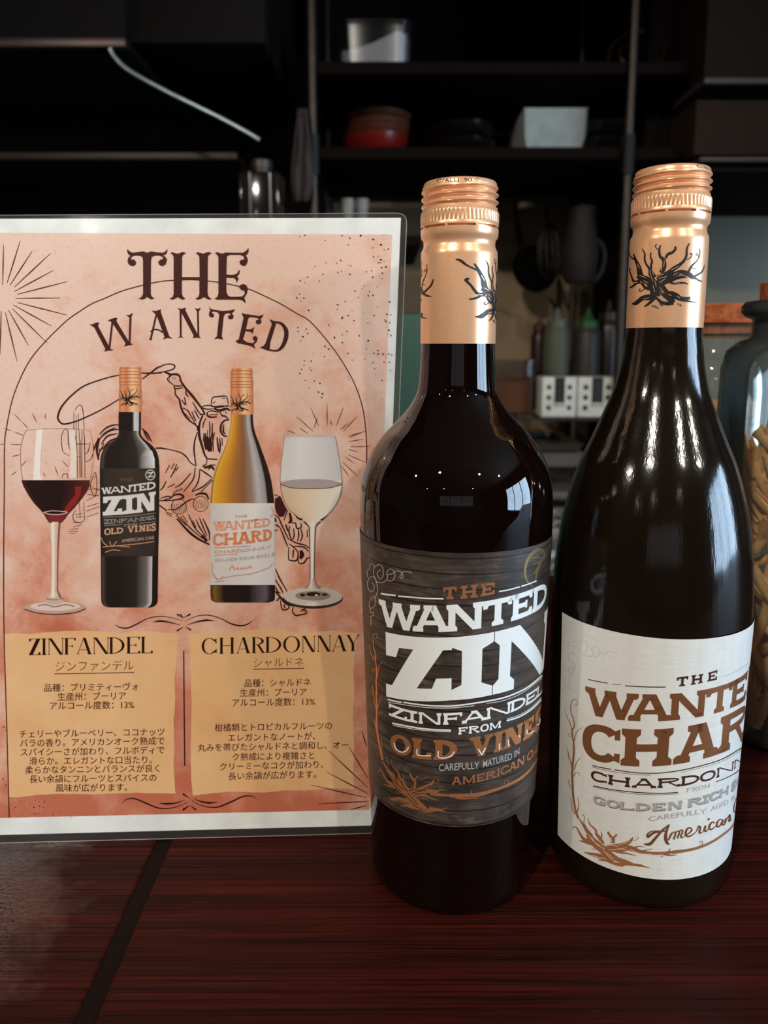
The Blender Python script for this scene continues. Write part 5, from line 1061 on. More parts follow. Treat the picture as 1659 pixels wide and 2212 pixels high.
for k in range(14):
    x = xl + (xr - xl) * (k + .5) / 14
    MB().tube([(x, YB - .12, z3 - .003), (x + .02, YB + .26, z3 - .003)], 0.0028, 6).build('shelf_wire', M_STEEL, sh3)
z4 = zat(1200, 1010, YB)
MB().box((xl, YB - .12, z4 - .045), (xr, YB + .26, z4 - .03), 0.002).build('shelf', plain('pale shelf board', (112, 104, 96), 0.4, 0.3), rack)
# tub of flour on the top shelf
def tub(name, label, px0, px1, pyt, pyb, Y, fill, wall, taper=0.94, lid=None, depth=None, level=0.7, bumpy=0.0, base_z=0.0):
    zb, zt_ = base_z, zat((px0 + px1) / 2, pyt, Y); xa, xb = xat(px0, pyt, Y), xat(px1, pyt, Y); w_ = xb - xa; d_ = depth or w_; cx_ = (xa + xb) / 2; cy_ = Y + d_ / 2
    root = empty(name, (cx_, cy_, zb), label, 'food container')
    m = MB(); prof = [(zb, taper), (zt_ - .008, 1.0), (zt_ - .008, 1.03), (zt_, 1.03)]
    def ring_(z, s, r=.14):
        pts = []
        for i in range(24):
            g_ = 2 * math.pi * i / 24; c_, s_ = math.cos(g_), math.sin(g_)
            pts.append((cx_ + w_ / 2 * s * math.copysign(abs(c_) ** .35, c_), cy_ + d_ / 2 * s * math.copysign(abs(s_) ** .35, s_), z))
        return pts
    rings = [ring_(z, s) for z, s in prof] + [ring_(zt_, .99), ring_(zt_ - .01, .97), ring_(zb + .003, taper - .03)]
    for r_ in rings: m.v += r_
    for i in range(len(rings) - 1):
        for j in range(24): m.f.append((i * 24 + j, i * 24 + (j + 1) % 24, (i + 1) * 24 + (j + 1) % 24, (i + 1) * 24 + j))
    m.f.append(tuple(range(24))); m.f.append(tuple(range((len(rings) - 1) * 24, len(rings) * 24)))
    m.build('tub_body', wall, root)
    f = MB(); zl = zb + (zt_ - zb) * level; a_ = ring_(zb + .004, taper - .035); f.v += a_; N = 24
    rr = random.Random(5); top = ring_(zl, taper - .02)
    top = [(x, y, z + bumpy * ((x - cx_) / w_ * 1.4 + rr.uniform(-.25, .25))) for x, y, z in top]; f.v += top; f.v.append((cx_, cy_, zl + bumpy * .3))
    for j in range(N):
        f.f.append((j, (j + 1) % N, N + (j + 1) % N, N + j)); f.f.append((N + j, N + (j + 1) % N, 2 * N))
    f.f.append(tuple(range(N)))
    f.build('contents', fill, root)
    return root
tub('plastic_tub', 'clear plastic tub of white powder on the top shelf', 722, 893, 42, 176, YB - .05, M_WHITE, M_CLEAR, .93, level=.64, bumpy=.028, base_z=zt + .0005)
tub('plastic_box', 'clear plastic box of brown powder on the wire shelf', 1020, 1164, 778, 886, YB - .08, plain('brown powder', (150, 96, 62), 0.8), M_CLEAR, .98, level=.62, base_z=z3 + .0005)
# bowls on the second shelf
def bowl_prof(r, h): return [(0, r * .42), (h * .08, r * .44), (h * .12, r * .40), (h * .3, r * .72), (h * .65, r * .93), (h, r), (h * 1.0, r * .96), (h * .62, r * .87), (h * .3, r * .64), (h * .2, .001)]
def bowl(px, pyb, r_px, h_px, Y, mat, label, grp):
    b = at(px, pyb, Y); k_ = mpp(px, pyb, Y); c_ = Vector((b.x, Y + .06, b.z))
    o = empty('bowl', c_, label, 'bowl', grp)
    MB().lathe(bowl_prof(r_px * k_, h_px * k_), c_, 40).build('bowl_body', mat, o); return o
bowl(812, 348, 72, 62, YB, M_REDB, 'red lacquer bowl at the bottom of the bowl stack', 'stacked bowls')
for i, (pb, lb) in enumerate(((300, 'brown wooden bowl resting on the red bowl'), (285, 'middle brown wooden bowl of the stack'), (266, 'topmost brown wooden bowl of the stack'))):
    bowl(815 + i * 2, pb, 71, 32, YB, M_WOODB, lb, 'stacked bowls')
bowl(1000, 348, 78, 50, YB, M_DKBOWL, 'lower black bowl beside the white trays, left of them', 'black bowls'); bowl(1002, 312, 76, 50, YB, M_DKBOWL, 'upper black bowl beside the white trays, left of them', 'black bowls')
bowl(1325, 348, 62, 56, YB, M_DKBOWL, 'lower black bowl right of the white trays', 'black bowls'); bowl(1325, 306, 60, 50, YB, M_DKBOWL, 'upper black bowl right of the white trays', 'black bowls')
# stack of white trays
k_ = mpp(1185, 300, YB); zb = zat(1185, 346, YB); xa, xb = xat(1126, 346, YB), xat(1240, 346, YB)
for i in range(12):
    z0 = zb + i * 7.4 * k_; g_ = 6.0 * k_ * min(i, 4) / 4 + i * .15 * k_
    m = MB(); lo_, hi_ = .0, 7.0 * k_
    r1 = (xa - g_, xb + g_ * 1.4); r0 = (r1[0] + 6 * k_, r1[1] - 6 * k_); y0_, y1_ = YB - .05, YB + .12
    m.add([(r0[0], y0_, z0), (r0[1], y0_, z0), (r0[1], y1_, z0), (r0[0], y1_, z0), (r1[0], y0_ - .01, z0 + hi_), (r1[1], y0_ - .01, z0 + hi_), (r1[1], y1_ + .01, z0 + hi_), (r1[0], y1_ + .01, z0 + hi_),
           (r1[0] + 2 * k_, y0_ - .008, z0 + hi_), (r1[1] - 2 * k_, y0_ - .008, z0 + hi_), (r1[1] - 2 * k_, y1_ + .008, z0 + hi_), (r1[0] + 2 * k_, y1_ + .008, z0 + hi_), (r0[0] + 2 * k_, y0_ + .002, z0 + 1.5 * k_), (r0[1] - 2 * k_, y0_ + .002, z0 + 1.5 * k_), (r0[1] - 2 * k_, y1_ - .002, z0 + 1.5 * k_), (r0[0] + 2 * k_, y1_ - .002, z0 + 1.5 * k_)],
          [(0, 3, 2, 1)] + [(a_, (a_ + 1) % 4, 4 + (a_ + 1) % 4, 4 + a_) for a_ in range(4)] + [(4 + a_, 4 + (a_ + 1) % 4, 8 + (a_ + 1) % 4, 8 + a_) for a_ in range(4)] + [(8 + a_, 8 + (a_ + 1) % 4, 12 + (a_ + 1) % 4, 12 + a_) for a_ in range(4)] + [(12, 13, 14, 15)])
    o = m.build('food_tray', M_WHITE, None, False)
    tag(o, 'topmost white food tray of the stack' if i == 11 else 'lowest white food tray of the stack on the shelf' if i == 0 else 'white food tray inside the stack on the shelf', 'tray', 'stacked white trays')
# coiled cable and round tin on the top shelf, right
b = at(1378, 178, YB); k_ = mpp(1378, 100, YB)
coil = MB()
for j, (cx_, cz_, ra, rb_, tl) in enumerate(((0, 66, 62, 56, .1), (6, 70, 56, 50, -.35), (-4, 64, 52, 58, .5), (10, 74, 44, 40, .9))):
    coil.tube([(b.x + k_ * (cx_ + ra * math.cos(g_ * .2618)), YB + .02 + .01 * j + .03 * math.sin(g_ * .2618 + tl), b.z + k_ * (cz_ + rb_ * math.sin(g_ * .2618) + 14 * math.cos(g_ * .2618 + tl))) for g_ in range(25)], k_ * 3.0, 8, False)
tag(coil.build('coiled_hose', plain('brown rubber hose', (52, 34, 28), 0.35)), 'loosely coiled brown hose standing on the top shelf', 'hose')
b2 = at(1448, 178, YB)
tag(MB().lathe([(0, .001), (0, 16 * k_), (20 * k_, 17 * k_), (60 * k_, 17 * k_), (66 * k_, 14 * k_), (70 * k_, 10 * k_), (84 * k_, 9 * k_), (84 * k_, .001)], (b2.x, YB + .05, b2.z), 24).build('small_jar', plain('brown jar', (58, 40, 34), 0.35)), 'small brown jar beside the coiled hose', 'jar')
# tall shelf unit and cupboards to the right
cup = empty('wall_cupboard', (xat(1600, 345, 1.5), 1.6, zat(1600, 345, 1.5)), 'dark wall cupboard with ledges at the upper right', 'cupboard')
xa, xb = xat(1506, 200, 1.45), 2.6
MB().box((xa, 1.45, zat(1600, 335, 1.45)), (xb, Y1, zat(1600, 215, 1.45)), .002).build('door', plain('dark cupboard front', (44, 30, 22), 0.7, Specular_IOR_Level=0.2), cup)
MB().box((xa + .01, 1.45, zat(1600, 172, 1.45)), (xb, Y1, 1.3), .002).build('door', plain('dark cupboard upper', (30, 19, 13), 0.7, Specular_IOR_Level=0.2), cup)
MB().box((xa + .004, 1.43, zat(1600, 190, 1.45)), (xb, Y1, zat(1600, 174, 1.45)), .002).build('ledge', plain('ledge', (60, 50, 50), 0.35), cup)
MB().box((xa + .004, 1.43, zat(1600, 356, 1.45)), (xb, Y1, zat(1600, 344, 1.45)), .002).build('ledge', plain('ledge', (60, 50, 50), 0.35), cup)
MB().box((xa + .004, 1.43, zat(1600, 378, 1.45)), (xb, Y1, zat(1600, 366, 1.45)), .002).build('ledge', M_DARK, cup)
col_ = MB().box((xat(1392, 300, 1.62), 1.62, ZF), (xat(1500, 300, 1.62), Y1, ZC), .004).build('trim_2', M_DARK); col_['kind'] = 'structure'
pan = MB().box((xat(1490, 600, 1.9), Y1 - .04, ZF), (2.6, Y1 - .002, 1.2)).build('trim_3', wall_mat('grey green wall panel', (124, 114, 94), (136, 126, 104), .6), None, False); pan['kind'] = 'structure'
dp = MB().box((X0, Y1 - .03, ZF), (xl - .01, Y1 - .001, ZC)).build('added_dark_sheet_left', M_DARK, None, False); dp['kind'] = 'structure'      # dark sheets added left and above to blacken the rear wall
dp = MB().box((xl - .01, Y1 - .03, zat(1100, 428, Y1)), (xat(1392, 300, Y1), Y1 - .001, ZC)).build('added_dark_sheet_upper', M_DARK, None, False); dp['kind'] = 'structure'
# range hood, ledge and steel pipe on the left
hood = empty('range_hood', (xat(250, 90, 1.45), 1.6, zat(250, 97, 1.45)), 'large dark range hood at the upper left', 'range hood')
MB().box((-2.2, 1.42, zat(250, 97, 1.42)), (xat(270, 90, 1.42), Y1, 1.25), .004).build('hood_panel', plain('hood steel', (22, 15, 12), 0.7, 0.0, Specular_IOR_Level=0.15), hood)
MB().box((xat(272, 90, 1.45), 1.45, zat(400, 94, 1.45)), (xat(573, 90, 1.45), Y1, 1.25), .004).build('hood_panel', plain('hood steel', (22, 15, 12), 0.7, 0.0, Specular_IOR_Level=0.15), hood)
MB().box((-2.2, 1.40, zat(250, 101, 1.40)), (xat(270, 90, 1.40), 1.42, zat(250, 80, 1.40)), .001).build('hood_lip', plain('hood lip', (74, 58, 54), 0.3, 0.6), hood)
led = MB().box((-2.2, 1.60, zat(200, 345, 1.6)), (xat(512, 330, 1.6), Y1, zat(200, 328, 1.6)), .002).build('back_ledge', plain('ledge brown', (44, 30, 20), 0.4)); tag(led, 'dark brown ledge running along the left wall below the hood', 'shelf')
pp = [at(*q_, 1.40) for q_ in catmull([(238, 104), (245, 120), (275, 150), (335, 185), (400, 218), (470, 252), (530, 284), (560, 302)], 5)]
tag(MB().tube(pp, .0042, 12).build('steel_pipe', plain('bright steel tube', (176, 190, 196), 0.28, 0.85)), 'bent bright steel pipe running down from the dark hood', 'pipe')
# tall square glass bottle on the left behind the poster
b = at(563, 560, 1.30); k_ = mpp(563, 450, 1.30); z_ = lambda py: zat(563, py, 1.30)
sq = empty('square_decanter', (b.x, 1.34, z_(620)), 'square dark glass decanter with bright edges behind the poster', 'bottle')
w2 = 46 * k_
MB().box((b.x - w2, 1.30, z_(620)), (b.x + w2, 1.30 + 2 * w2, z_(368)), .006).build('glass_body', plain('smoked glass', (30, 22, 18), 0.08), sq)
MB().lathe([(0, 20 * k_), (10 * k_, 20 * k_), (11 * k_, 24 * k_), (28 * k_, 24 * k_), (30 * k_, 21 * k_), (30 * k_, .001)], (b.x, 1.30 + w2, z_(368)), 24).build('stopper', plain('dark stopper', (52, 42, 36), 0.35), sq)
for dx in (-.42, .52): MB().tube([(b.x + w2 * dx, 1.299, z_(615)), (b.x + w2 * dx, 1.299, z_(372))], 2.6 * k_, 8).build('edge_highlight', M_CHROME, sq)  # chrome strips stand in for the highlights on the glass edges
back_c = MB().box((-1.9, 1.24, ZF), (xat(640, 620, 1.24), 1.60, z_(620)), .004).build('back_counter', M_BLKMETAL); tag(back_c, 'black back counter under the square decanter', 'counter')
# cloth hung on the rack post
x_, z_0 = xat(652, 230, YB - .15), zat(652, 235, YB - .15); k_ = mpp(652, 300, YB - .15); m = MB(); n_ = 10
for i in range(n_ + 1):
    for j in range(9):
        f_ = i / n_; hw = (8 + 16 * min(1, f_ * 1.6) - 12 * max(0, f_ - .75) * 3) * k_
        m.v.append((x_ - 4 * k_ * f_ + hw * (j - 4) / 4, YB - .145 - .006 * math.cos(j * 1.7 + i * .3), z_0 - f_ * 190 * k_))
for i in range(n_):
    for j in range(8): m.f.append((i * 9 + j, i * 9 + j + 1, i * 9 + j + 10, i * 9 + j + 9))
cl_ = m.build('hanging_cloth', plain('grey brown cloth', (66, 54, 50), 0.9)); tag(cl_, 'grey-brown cloth hanging from the left rack post', 'cloth')
sm = cl_.modifiers.new('thickness', 'SOLIDIFY'); sm.thickness = .003
# pale cups behind the poster top and the red bottle cap
for i, (px, lb) in enumerate(((752, 'left of two pale cups just above the poster edge'), (783, 'right of two pale cups just above the poster edge'))):
    b = at(px, 520, YB); k_ = mpp(px, 480, YB)
    tag(MB().lathe([(0, .001), (0, 10 * k_), (86 * k_, 14 * k_), (86 * k_, 13 * k_), (3 * k_, 9 * k_), (3 * k_, .001)], (b.x, YB, b.z), 24).build('cup', plain('pale grey cup', (150, 150, 144), 0.5)), lb, 'cup', 'pale cups')
b = at(768, 522, YB); cs = MB().box((xl, YB - .1, b.z - .02), (xat(905, 520, YB), YB + .26, b.z - .001), .002).build('shelf', plain('dark shelf board', (22, 13, 9), 0.85, Specular_IOR_Level=0.1), rack)
# green board leaning behind the poster
g0_, g1_ = at(858, 676, .95), at(935, 905, .95)
tag(MB().box((at(700, 800, .95).x, .95, -0.05), (g1_.x, .965, at(880, 676, .95).z), .003).build('green_board', plain('dark green board', (34, 70, 56), 0.45)), 'dark green board standing behind the right edge of the poster', 'board')
prep = empty('prep_counter', (0.1, 1.0, ZF), 'low dark steel prep counter between bar and rack', 'counter')
MB().box((-1.0, .88, -.075), (xat(960, 900, .95), 1.20, -.05), .003).build('worktop', M_BLKMETAL, prep); MB().box((-.98, .90, ZF), (xat(955, 900, .95), 1.18, -.075), .003).build('cabinet_body', M_BLKMETAL, prep)
# hanging kitchen tools between the bottles
YT = 1.75; k_ = mpp(1180, 550, YT)
rail = MB().tube([(xl, YT, zat(1100, 432, YT)), (xr, YT, zat(1100, 432, YT))], .005, 10).build('utensil_rail', M_BLKMETAL); tag(rail, 'thin dark rail with hanging kitchen tools behind the red bottle cap', 'rail')
wh = empty('whisk', at(1188, 440, YT), 'balloon whisk hanging with its wires down from the rail', 'whisk')
MB().tube([at(1186, 432, YT), at(1187, 450, YT), at(1188, 480, YT)], [.004, .009, .008], 12).build('handle', M_STEEL, wh)
for j in range(6):
    g_ = math.pi * j / 6; pts = []
    for i in range(17):
        f_ = i / 16; s_ = (-1 + 2 * f_); r_ = 42 * k_ * math.sin(math.pi * min(1, max(0, f_))) ** .8 * (1 if f_ < .5 else -1); h_ = 125 * (math.sin(math.pi * f_)) ** .9
        r_ = 42 * k_ * math.cos(math.pi * f_) * (math.sin(math.pi * f_) ** .7 + .08); c_ = at(1188, 478 + 125 * math.sin(math.pi * f_) ** 1.1, YT)
        pts.append((c_.x + r_ * math.cos(g_), YT + r_ * math.sin(g_), c_.z))
    MB().tube(pts, .0016, 6).build('wire_loop', M_STEEL, wh)
c_ = at(1150, 585, YT + .08); lad = empty('frying_pan', c_, 'small black pan hanging on the rail behind the whisk', 'pan')
MB().lathe([(0, .001), (0, 44 * k_), (10 * k_, 52 * k_), (14 * k_, 53 * k_), (10 * k_, 49 * k_), (3 * k_, 42 * k_), (3 * k_, .001)], (0, 0, 0), 32).build('pan_body', plain('black enamel', (12, 10, 9), 0.12), lad)
pb_ = lad.children[0]; pb_.location = (0, 0, 0); pb_.rotation_euler = (math.radians(78), 0, math.radians(12))
MB().tube([at(1128, 545, YT + .08), at(1118, 490, YT + .07), at(1112, 434, YT + .03)], [.007, .006, .005], 10).build('handle', M_BLKMETAL, lad)
YT -= .09; jug = empty('steel_jug', at(1245, 560, YT), 'dim steel jug with a loop handle hanging right of the whisk', 'jug')
c_ = at(1250, 612, YT); MB().lathe([(0, .001), (0, 26 * k_), (14 * k_, 34 * k_), (60 * k_, 38 * k_), (100 * k_, 32 * k_), (130 * k_, 24 * k_), (150 * k_, 28 * k_), (150 * k_, 26 * k_), (128 * k_, 22 * k_), (60 * k_, 35 * k_), (4 * k_, 24 * k_), (4 * k_, .001)], c_, 32).build('jug_body', plain('dull steel', (40, 31, 25), 0.7, 0.2), jug)
MB().tube([at(*q_, YT) for q_ in catmull([(1276, 520), (1294, 522), (1306, 548), (1300, 585), (1284, 606), (1276, 604)], 5)], .005, 8).build('handle', plain('dull steel', (40, 31, 25), 0.7, 0.2), jug)
YT = Y1 - .001; b = at(1232, 662, YT); tag(MB().box((b.x - 14 * k_, YT - .02, b.z), (b.x + 14 * k_, YT, b.z + 38 * k_), .003).build('wall_switch', plain('pale switch', (110, 108, 98), 0.5)), 'pale square switch on the wall below the steel jug', 'switch')
# squeeze bottles and printed cartons on the wire shelf
def squeeze(px, pt, pb2, rpx, Y, body, capm, label):
    b = at(px, pb2, Y); k = mpp(px, pb2, Y); h = (pb2 - pt) * k; r_ = rpx * k
    o = empty('squeeze_bottle', (b.x, Y, z3), label, 'squeeze bottle', 'squeeze bottles')
    MB().lathe([(0, .001), (0, r_ * .95), (.004, r_), (h * .74, r_), (h * .8, r_ * .9), (h * .83, r_ * .7), (h * .83, .001)], (b.x, Y, z3), 28).build('bottle_body', body, o)
    MB().lathe([(h * .80, r_ * .78), (h * .89, r_ * .76), (h * .9, r_ * .45), (h * .96, r_ * .22), (h, r_ * .12), (h, .001)], (b.x, Y, z3), 24).build('nozzle_cap', capm, o)
squeeze(1197, 672, 890, 28, YB + .02, plain('cloudy plastic', (84, 88, 74), 0.6), plain('grey green cap', (90, 96, 84), 0.5), 'cloudy pale squeeze bottle behind the left printed carton')
squeeze(1262, 676, 890, 29, YB + .03, plain('grey sauce plastic', (52, 44, 37), 0.5), plain('green cap', (38, 84, 28), 0.5), 'grey squeeze bottle with a green cap behind the cartons')
squeeze(1306, 660, 890, 26, YB + .06, plain('dark sauce', (24, 15, 12), 0.35), plain('dark cap', (30, 18, 16), 0.4), 'dark sauce bottle right of the green-capped bottle')
squeeze(1160, 690, 890, 18, YB + .08, plain('brown sauce', (52, 26, 20), 0.35), plain('brown cap', (74, 38, 30), 0.4), 'narrow brown sauce bottle beside the clear box')
M_CARTON = plain('white carton', (222, 220, 208), 0.55); M_CINK = plain('carton black ink', (22, 18, 16), 0.5)
def carton(p0, p1, label):
    Y = YB - .11; xa, xb = xat(p0, 850, Y), xat(p1, 850, Y); h = zat(1200, 815, Y) - z3; o = empty('printed_carton', ((xa + xb) / 2, Y + .03, z3), label, 'carton', 'printed cartons')
    w_ = xb - xa
    MB().box((xa, Y, z3), (xb, Y + .06, z3 + h), .0015).build('carton_body', M_CARTON, o)
    MB().box((xa + w_ * .36, Y - .0006, z3 + h * .36), (xa + w_ * .66, Y - .0001, z3 + h * .995)).build('black_panel', M_CINK, o, False)
    m = MB()
    for fx in (.2, .8):
        for fz in (.2, .46, .72):
            x, z = xa + w_ * fx, z3 + h * (fz + .03); s_ = w_ * .07
            for g_ in range(4):
                a_ = g_ * math.pi / 4; dx, dz = math.cos(a_) * s_, math.sin(a_) * s_; ex, ez = -math.sin(a_) * s_ * .3, math.cos(a_) * s_ * .3
                m.add([(x + dx + ex, Y - .0003, z + dz + ez), (x + dx - ex, Y - .0003, z + dz - ez), (x - dx - ex, Y - .0003, z - dz - ez), (x - dx + ex, Y - .0003, z - dz + ez)], [(0, 1, 2, 3)])
    m.build('flower_print', M_CINK, o, False)['kind'] = 'stuff'
    m = MB()
    for fz in (.5, .66, .82):
        x, z = xa + w_ * .51, z3 + h * fz
        m.add([(x - w_ * .06, Y - .0009, z - h * .05), (x + w_ * .06, Y - .0009, z - h * .05), (x + w_ * .06, Y - .0009, z + h * .05), (x - w_ * .06, Y - .0009, z + h * .05), (x - w_ * .03, Y - .0009, z - h * .025), (x + w_ * .03, Y - .0009, z - h * .025), (x + w_ * .03, Y - .0009, z + h * .025), (x - w_ * .03, Y - .0009, z + h * .025)], [(0, 1, 5, 4), (1, 2, 6, 5), (2, 3, 7, 6), (3, 0, 4, 7)])
    m.build('panel_marks', plain('panel grey ink', (58, 53, 50), 0.5), o, False)['kind'] = 'stuff'
    m = MB()
    for fx in (.40, .51, .62): m.lathe([(0, w_ * .035), (.0002, w_ * .001)], (0, 0, 0), 8) if False else m.add([(xa + w_ * (fx - .04), Y - .0004, z3 + h * .27), (xa + w_ * (fx + .04), Y - .0004, z3 + h * .27), (xa + w_ * fx, Y - .0004, z3 + h * .35)], [(0, 1, 2)])
    m.build('border_print', M_CINK, o, False)['kind'] = 'stuff'
carton(1171, 1245, 'left white carton printed with black flowers on the wire shelf'); carton(1249, 1330, 'right white carton printed with black flowers on the wire shelf')
# trays and foil lower on the rack
def pan_(px0, px1, pt, pb2, Y, label, mat):
    xa, xb = xat(px0, pt, Y), xat(px1, pt, Y); za, zb_ = zat(1200, pb2, Y), zat(1200, pt, Y); m = MB()
    m.add([(xa + .012, Y, za), (xb - .012, Y, za), (xb - .012, Y + .2, za), (xa + .012, Y + .2, za), (xa, Y - .012, zb_), (xb, Y - .012, zb_), (xb, Y + .212, zb_), (xa, Y + .212, zb_), (xa + .012, Y, zb_), (xb - .012, Y, zb_), (xb - .012, Y + .2, zb_), (xa + .012, Y + .2, zb_), (xa + .016, Y + .004, za + .004), (xb - .016, Y + .004, za + .004), (xb - .016, Y + .196, za + .004), (xa + .016, Y + .196, za + .004)],
          [(0, 3, 2, 1)] + [(a_, (a_ + 1) % 4, 4 + (a_ + 1) % 4, 4 + a_) for a_ in range(4)] + [(4 + a_, 4 + (a_ + 1) % 4, 8 + (a_ + 1) % 4, 8 + a_) for a_ in range(4)] + [(8 + a_, 8 + (a_ + 1) % 4, 12 + (a_ + 1) % 4, 12 + a_) for a_ in range(4)] + [(12, 13, 14, 15)])
    return tag(m.build('steel_tray', mat, None, False), label, 'tray', 'trays on the lower shelf')
M_TRAY = plain('tray metal', (150, 144, 136), 0.35, 0.5)
pan_(1080, 1262, 978, 1008, YB - .10, 'pale steel tray low between the two bottles', M_TRAY); pan_(1080, 1258, 958, 976, YB - .09, 'upper steel tray resting on the pale one between the bottles', plain('darker tray metal', (98, 90, 86), 0.4, 0.5))
shelf5 = MB().box((xl, YB - .12, zat(1200, 1090, YB) - .012), (xr, YB + .26, zat(1200, 1068, YB) - .012), .002).build('shelf', plain('warm shelf board', (150, 136, 118), 0.4, 0.2), rack)
fo = MB(); rr = random.Random(11); xa, xb, za, zb_ = xat(1120, 1200, 1.45), xat(1290, 1200, 1.45), zat(1200, 1345, 1.45), zat(1200, 1100, 1.45); N, Mm = 16, 22
for i in range(Mm + 1):
    for j in range(N + 1): fo.v.append((xa + (xb - xa) * j / N + rr.uniform(-.004, .004), 1.435 + rr.uniform(-.008, .008) + .015 * i / Mm, za + (zb_ - za) * i / Mm + rr.uniform(-.004, .004)))
for i in range(Mm):
    for j in range(N): fo.f.append((i * (N + 1) + j, i * (N + 1) + j + 1, (i + 1) * (N + 1) + j + 1, (i + 1) * (N + 1) + j))
o = fo.build('foil_sheet', plain('crinkled foil', (176, 170, 164), 0.3, 0.8), None, False); tag(o, 'crumpled silver foil low in the gap between the bottles', 'foil'); o.modifiers.new('thickness', 'SOLIDIFY').thickness = .002
low = MB().box((xl, 1.40, ZF), (xr, 1.48, za), .003).build('floor_cabinet', plain('brown cabinet', (84, 60, 46), 0.5)); tag(low, 'low brown cabinet under the foil behind the bar', 'cabinet')

# ------------------------------------------------------------------ jars with pasta on the right
M_JAR = thin_glass('greenish jar glass', (0.985, 0.987, 0.982), (0.45, 0.58, 0.52), 0.02, 1.0, 0.03, (0.66, 0.72, 0.68))
n = NT('cork'); v = n.noise(n.coords('Object'), 140, 5, 0.7); v2 = n.noise(n.coords('Object'), 420, 3)
c = n.ramp(v, [(0.3, srgb((120, 52, 22))), (0.5, srgb((176, 92, 46))), (0.75, srgb((200, 116, 64)))]); n.l(n.mix(n.ramp(v2, [(0.62, (0, 0, 0)), (0.7, (.8,) * 3)]), c, srgb((70, 30, 16))), n.b.inputs['Base Color']); n.set(Roughness=0.85); n.bump(v, .6, .002); M_CORK = n.m
n = NT('dried pasta'); v = n.noise(n.coords('Object'), 120, 3); n.l(n.ramp(v, [(0.3, srgb((240, 178, 108))), (0.7, srgb((250, 202, 138)))]), n.b.inputs['Base Color']); n.set(Roughness=0.55); M_PASTA = n.m
def jar(x, y, prof_o, wall_t, label, cork_prof, cork_label):
    o = empty('glass_jar', (x, y, 0), label, 'jar')
    inn_ = [(max(h, .005), max(r_ - wall_t, .001)) for h, r_ in reversed(prof_o[1:])]
    pts = [(0.0, .0005)] + prof_o[1:] + inn_ + [(.005, .0005)]
    MB().lathe(pts, (x, y, 0.0), 72).build('jar_glass', M_JAR, o)
    c_ = MB().lathe(cork_prof, (x, y, 0), 48).build('cork_stopper', M_CORK, None); tag(c_, cork_label, 'cork')
    return o
JX, JY = at(1722, 1000, .462).x, .462
jp = [(0, .0005), (0, .040), (.003, .0455), (.010, .047), (.20, .047), (.225, .0465), (.236, .044), (.2415, .038), (.2435, .032), (.246, .0305), (.2545, .0305), (.2565, .035), (.259, .0372), (.2625, .0372), (.265, .035), (.2655, .031)]
jar(JX, JY, jp, .003, 'greenish glass jar of twisted pasta beside the white wine bottle', [(.252, .0005), (.252, .0265), (.268, .0275), (.2755, .0278), (.2765, .026), (.2765, .0005)], 'cork stopper in the neck of the pasta jar at the right edge')
KX, KY = at(1545, 800, .62).x, .62
kp = [(0, .0005), (0, .044), (.003, .049), (.01, .050), (.205, .050), (.222, .048), (.230, .044), (.234, .0415), (.240, .041), (.246, .041), (.248, .043), (.253, .043), (.255, .041)]
jar(KX, KY, kp, .003, 'glass jar with broad flat cork lid behind the pasta jar', [(.245, .0005), (.245, .037), (.256, .0375), (.2561, .0425), (.2685, .0435), (.270, .042), (.270, .0005)], 'broad flat cork lid on the rear glass jar')
def pasta_mesh(L, r_, seed):
    rr = random.Random(seed); m = MB(); n_ = 12
    ph = rr.uniform(0, 6); prof = []
    for k in range(10):                                     # rolled S section
        t_ = k / 9; prof.append((r_ * (1.0 * math.cos(math.pi * 1.5 * t_) * (.55 + .45 * t_)), r_ * (math.sin(math.pi * 1.5 * t_) * .9)))
    sec = [(x, y) for x, y in prof] + [(x * .5, y * .5) for x, y in reversed(prof)]
    K_ = len(sec)
    for i in range(n_ + 1):
        f_ = i / n_; tw = ph + 1.6 * f_; bend = .10 * L * math.sin(math.pi * f_)
        for x, y in sec: m.v.append((x * math.cos(tw) - y * math.sin(tw) + bend, x * math.sin(tw) + y * math.cos(tw), (f_ - .5) * L))
    for i in range(n_):
        for j in range(K_): m.f.append((i * K_ + j, i * K_ + (j + 1) % K_, (i + 1) * K_ + (j + 1) % K_, (i + 1) * K_ + j))
    m.f.append(tuple(range(K_))); m.f.append(tuple(n_ * K_ + j for j in range(K_)))
    o = m.build('pasta_twist', M_PASTA); me = o.data; bpy.data.objects.remove(o); return me
PM = [pasta_mesh(.040, .0046, 1), pasta_mesh(.046, .0042, 2), pasta_mesh(.036, .0048, 3)]
rr = random.Random(21); cnt = 0
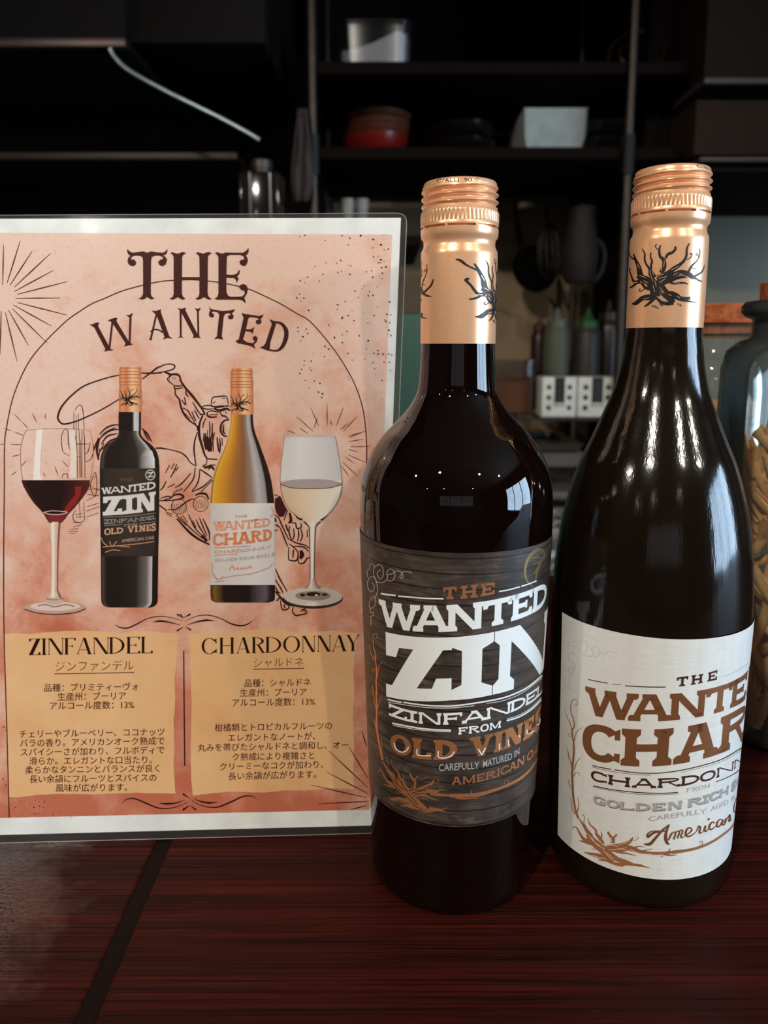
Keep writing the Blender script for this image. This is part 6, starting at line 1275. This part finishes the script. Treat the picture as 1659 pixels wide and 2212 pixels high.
def pasta_fill(x, y, R, z0, z1, layers, per, label, grp, amin, amax):
    for li in range(layers):
        z = z0 + (z1 - z0) * li / (layers - 1)
        for j in range(per):
            a_ = amin + (amax - amin) * (j + rr.uniform(.15, .85)) / per; rad = R * rr.choice((.72, .80, .86, .5))
            o = bpy.data.objects.new('pasta_twist', rr.choice(PM)); COL.objects.link(o)
            zz = z + rr.uniform(-.004, .004)
            tx = Vector((math.cos(a_), math.sin(a_), 0)); up = Vector((0, 0, 1)); tilt = rr.uniform(-1.1, 1.1)
            d = (up * math.cos(tilt) + tx * math.sin(tilt)).normalized()
            o.rotation_euler = d.to_track_quat('Z', 'Y').to_euler()
            lim = (R - .0065) ** 2 - (.021 * abs(math.sin(tilt))) ** 2
            rad = min(rad, math.sqrt(max(lim, 1e-6)))
            o.location = (x + rad * math.sin(a_), y - rad * math.cos(a_), max(zz, .008 + .023 * abs(math.cos(tilt)) + .005 * abs(math.sin(tilt))))
            tag(o, label, 'pasta', grp)
pasta_fill(JX, JY, .0438, .022, .182, 15, 10, 'twisted dried pasta piece inside the front glass jar', 'pasta in the front jar', -1.9, 1.3)
def shell_mesh():
    m = MB(); m.lathe([(-.008, .002), (-.006, .006), (0, .009), (.006, .006), (.008, .002)], (0, 0, 0), 14, lambda h, r_, a_: r_ * (1 + .18 * math.cos(a_ * 5)))
    o = m.build('pasta_shell', plain('orange pasta', (226, 150, 62), 0.55)); me = o.data; bpy.data.objects.remove(o); return me
SM = shell_mesh()
for li in range(9):
    for j in range(8):
        a_ = -2.0 + 3.0 * (j + rr.uniform(.1, .9)) / 8; rad = .036 + rr.uniform(-.004, .001)
        o = bpy.data.objects.new('pasta_shell', SM); COL.objects.link(o); o.location = (KX + rad * math.sin(a_), KY - rad * math.cos(a_), .018 + li * .0215 + rr.uniform(-.003, .003)); o.rotation_euler = (rr.uniform(0, 6), rr.uniform(0, 6), rr.uniform(0, 6))
        tag(o, 'ribbed orange pasta piece inside the rear jar', 'pasta', 'pasta in the rear jar')
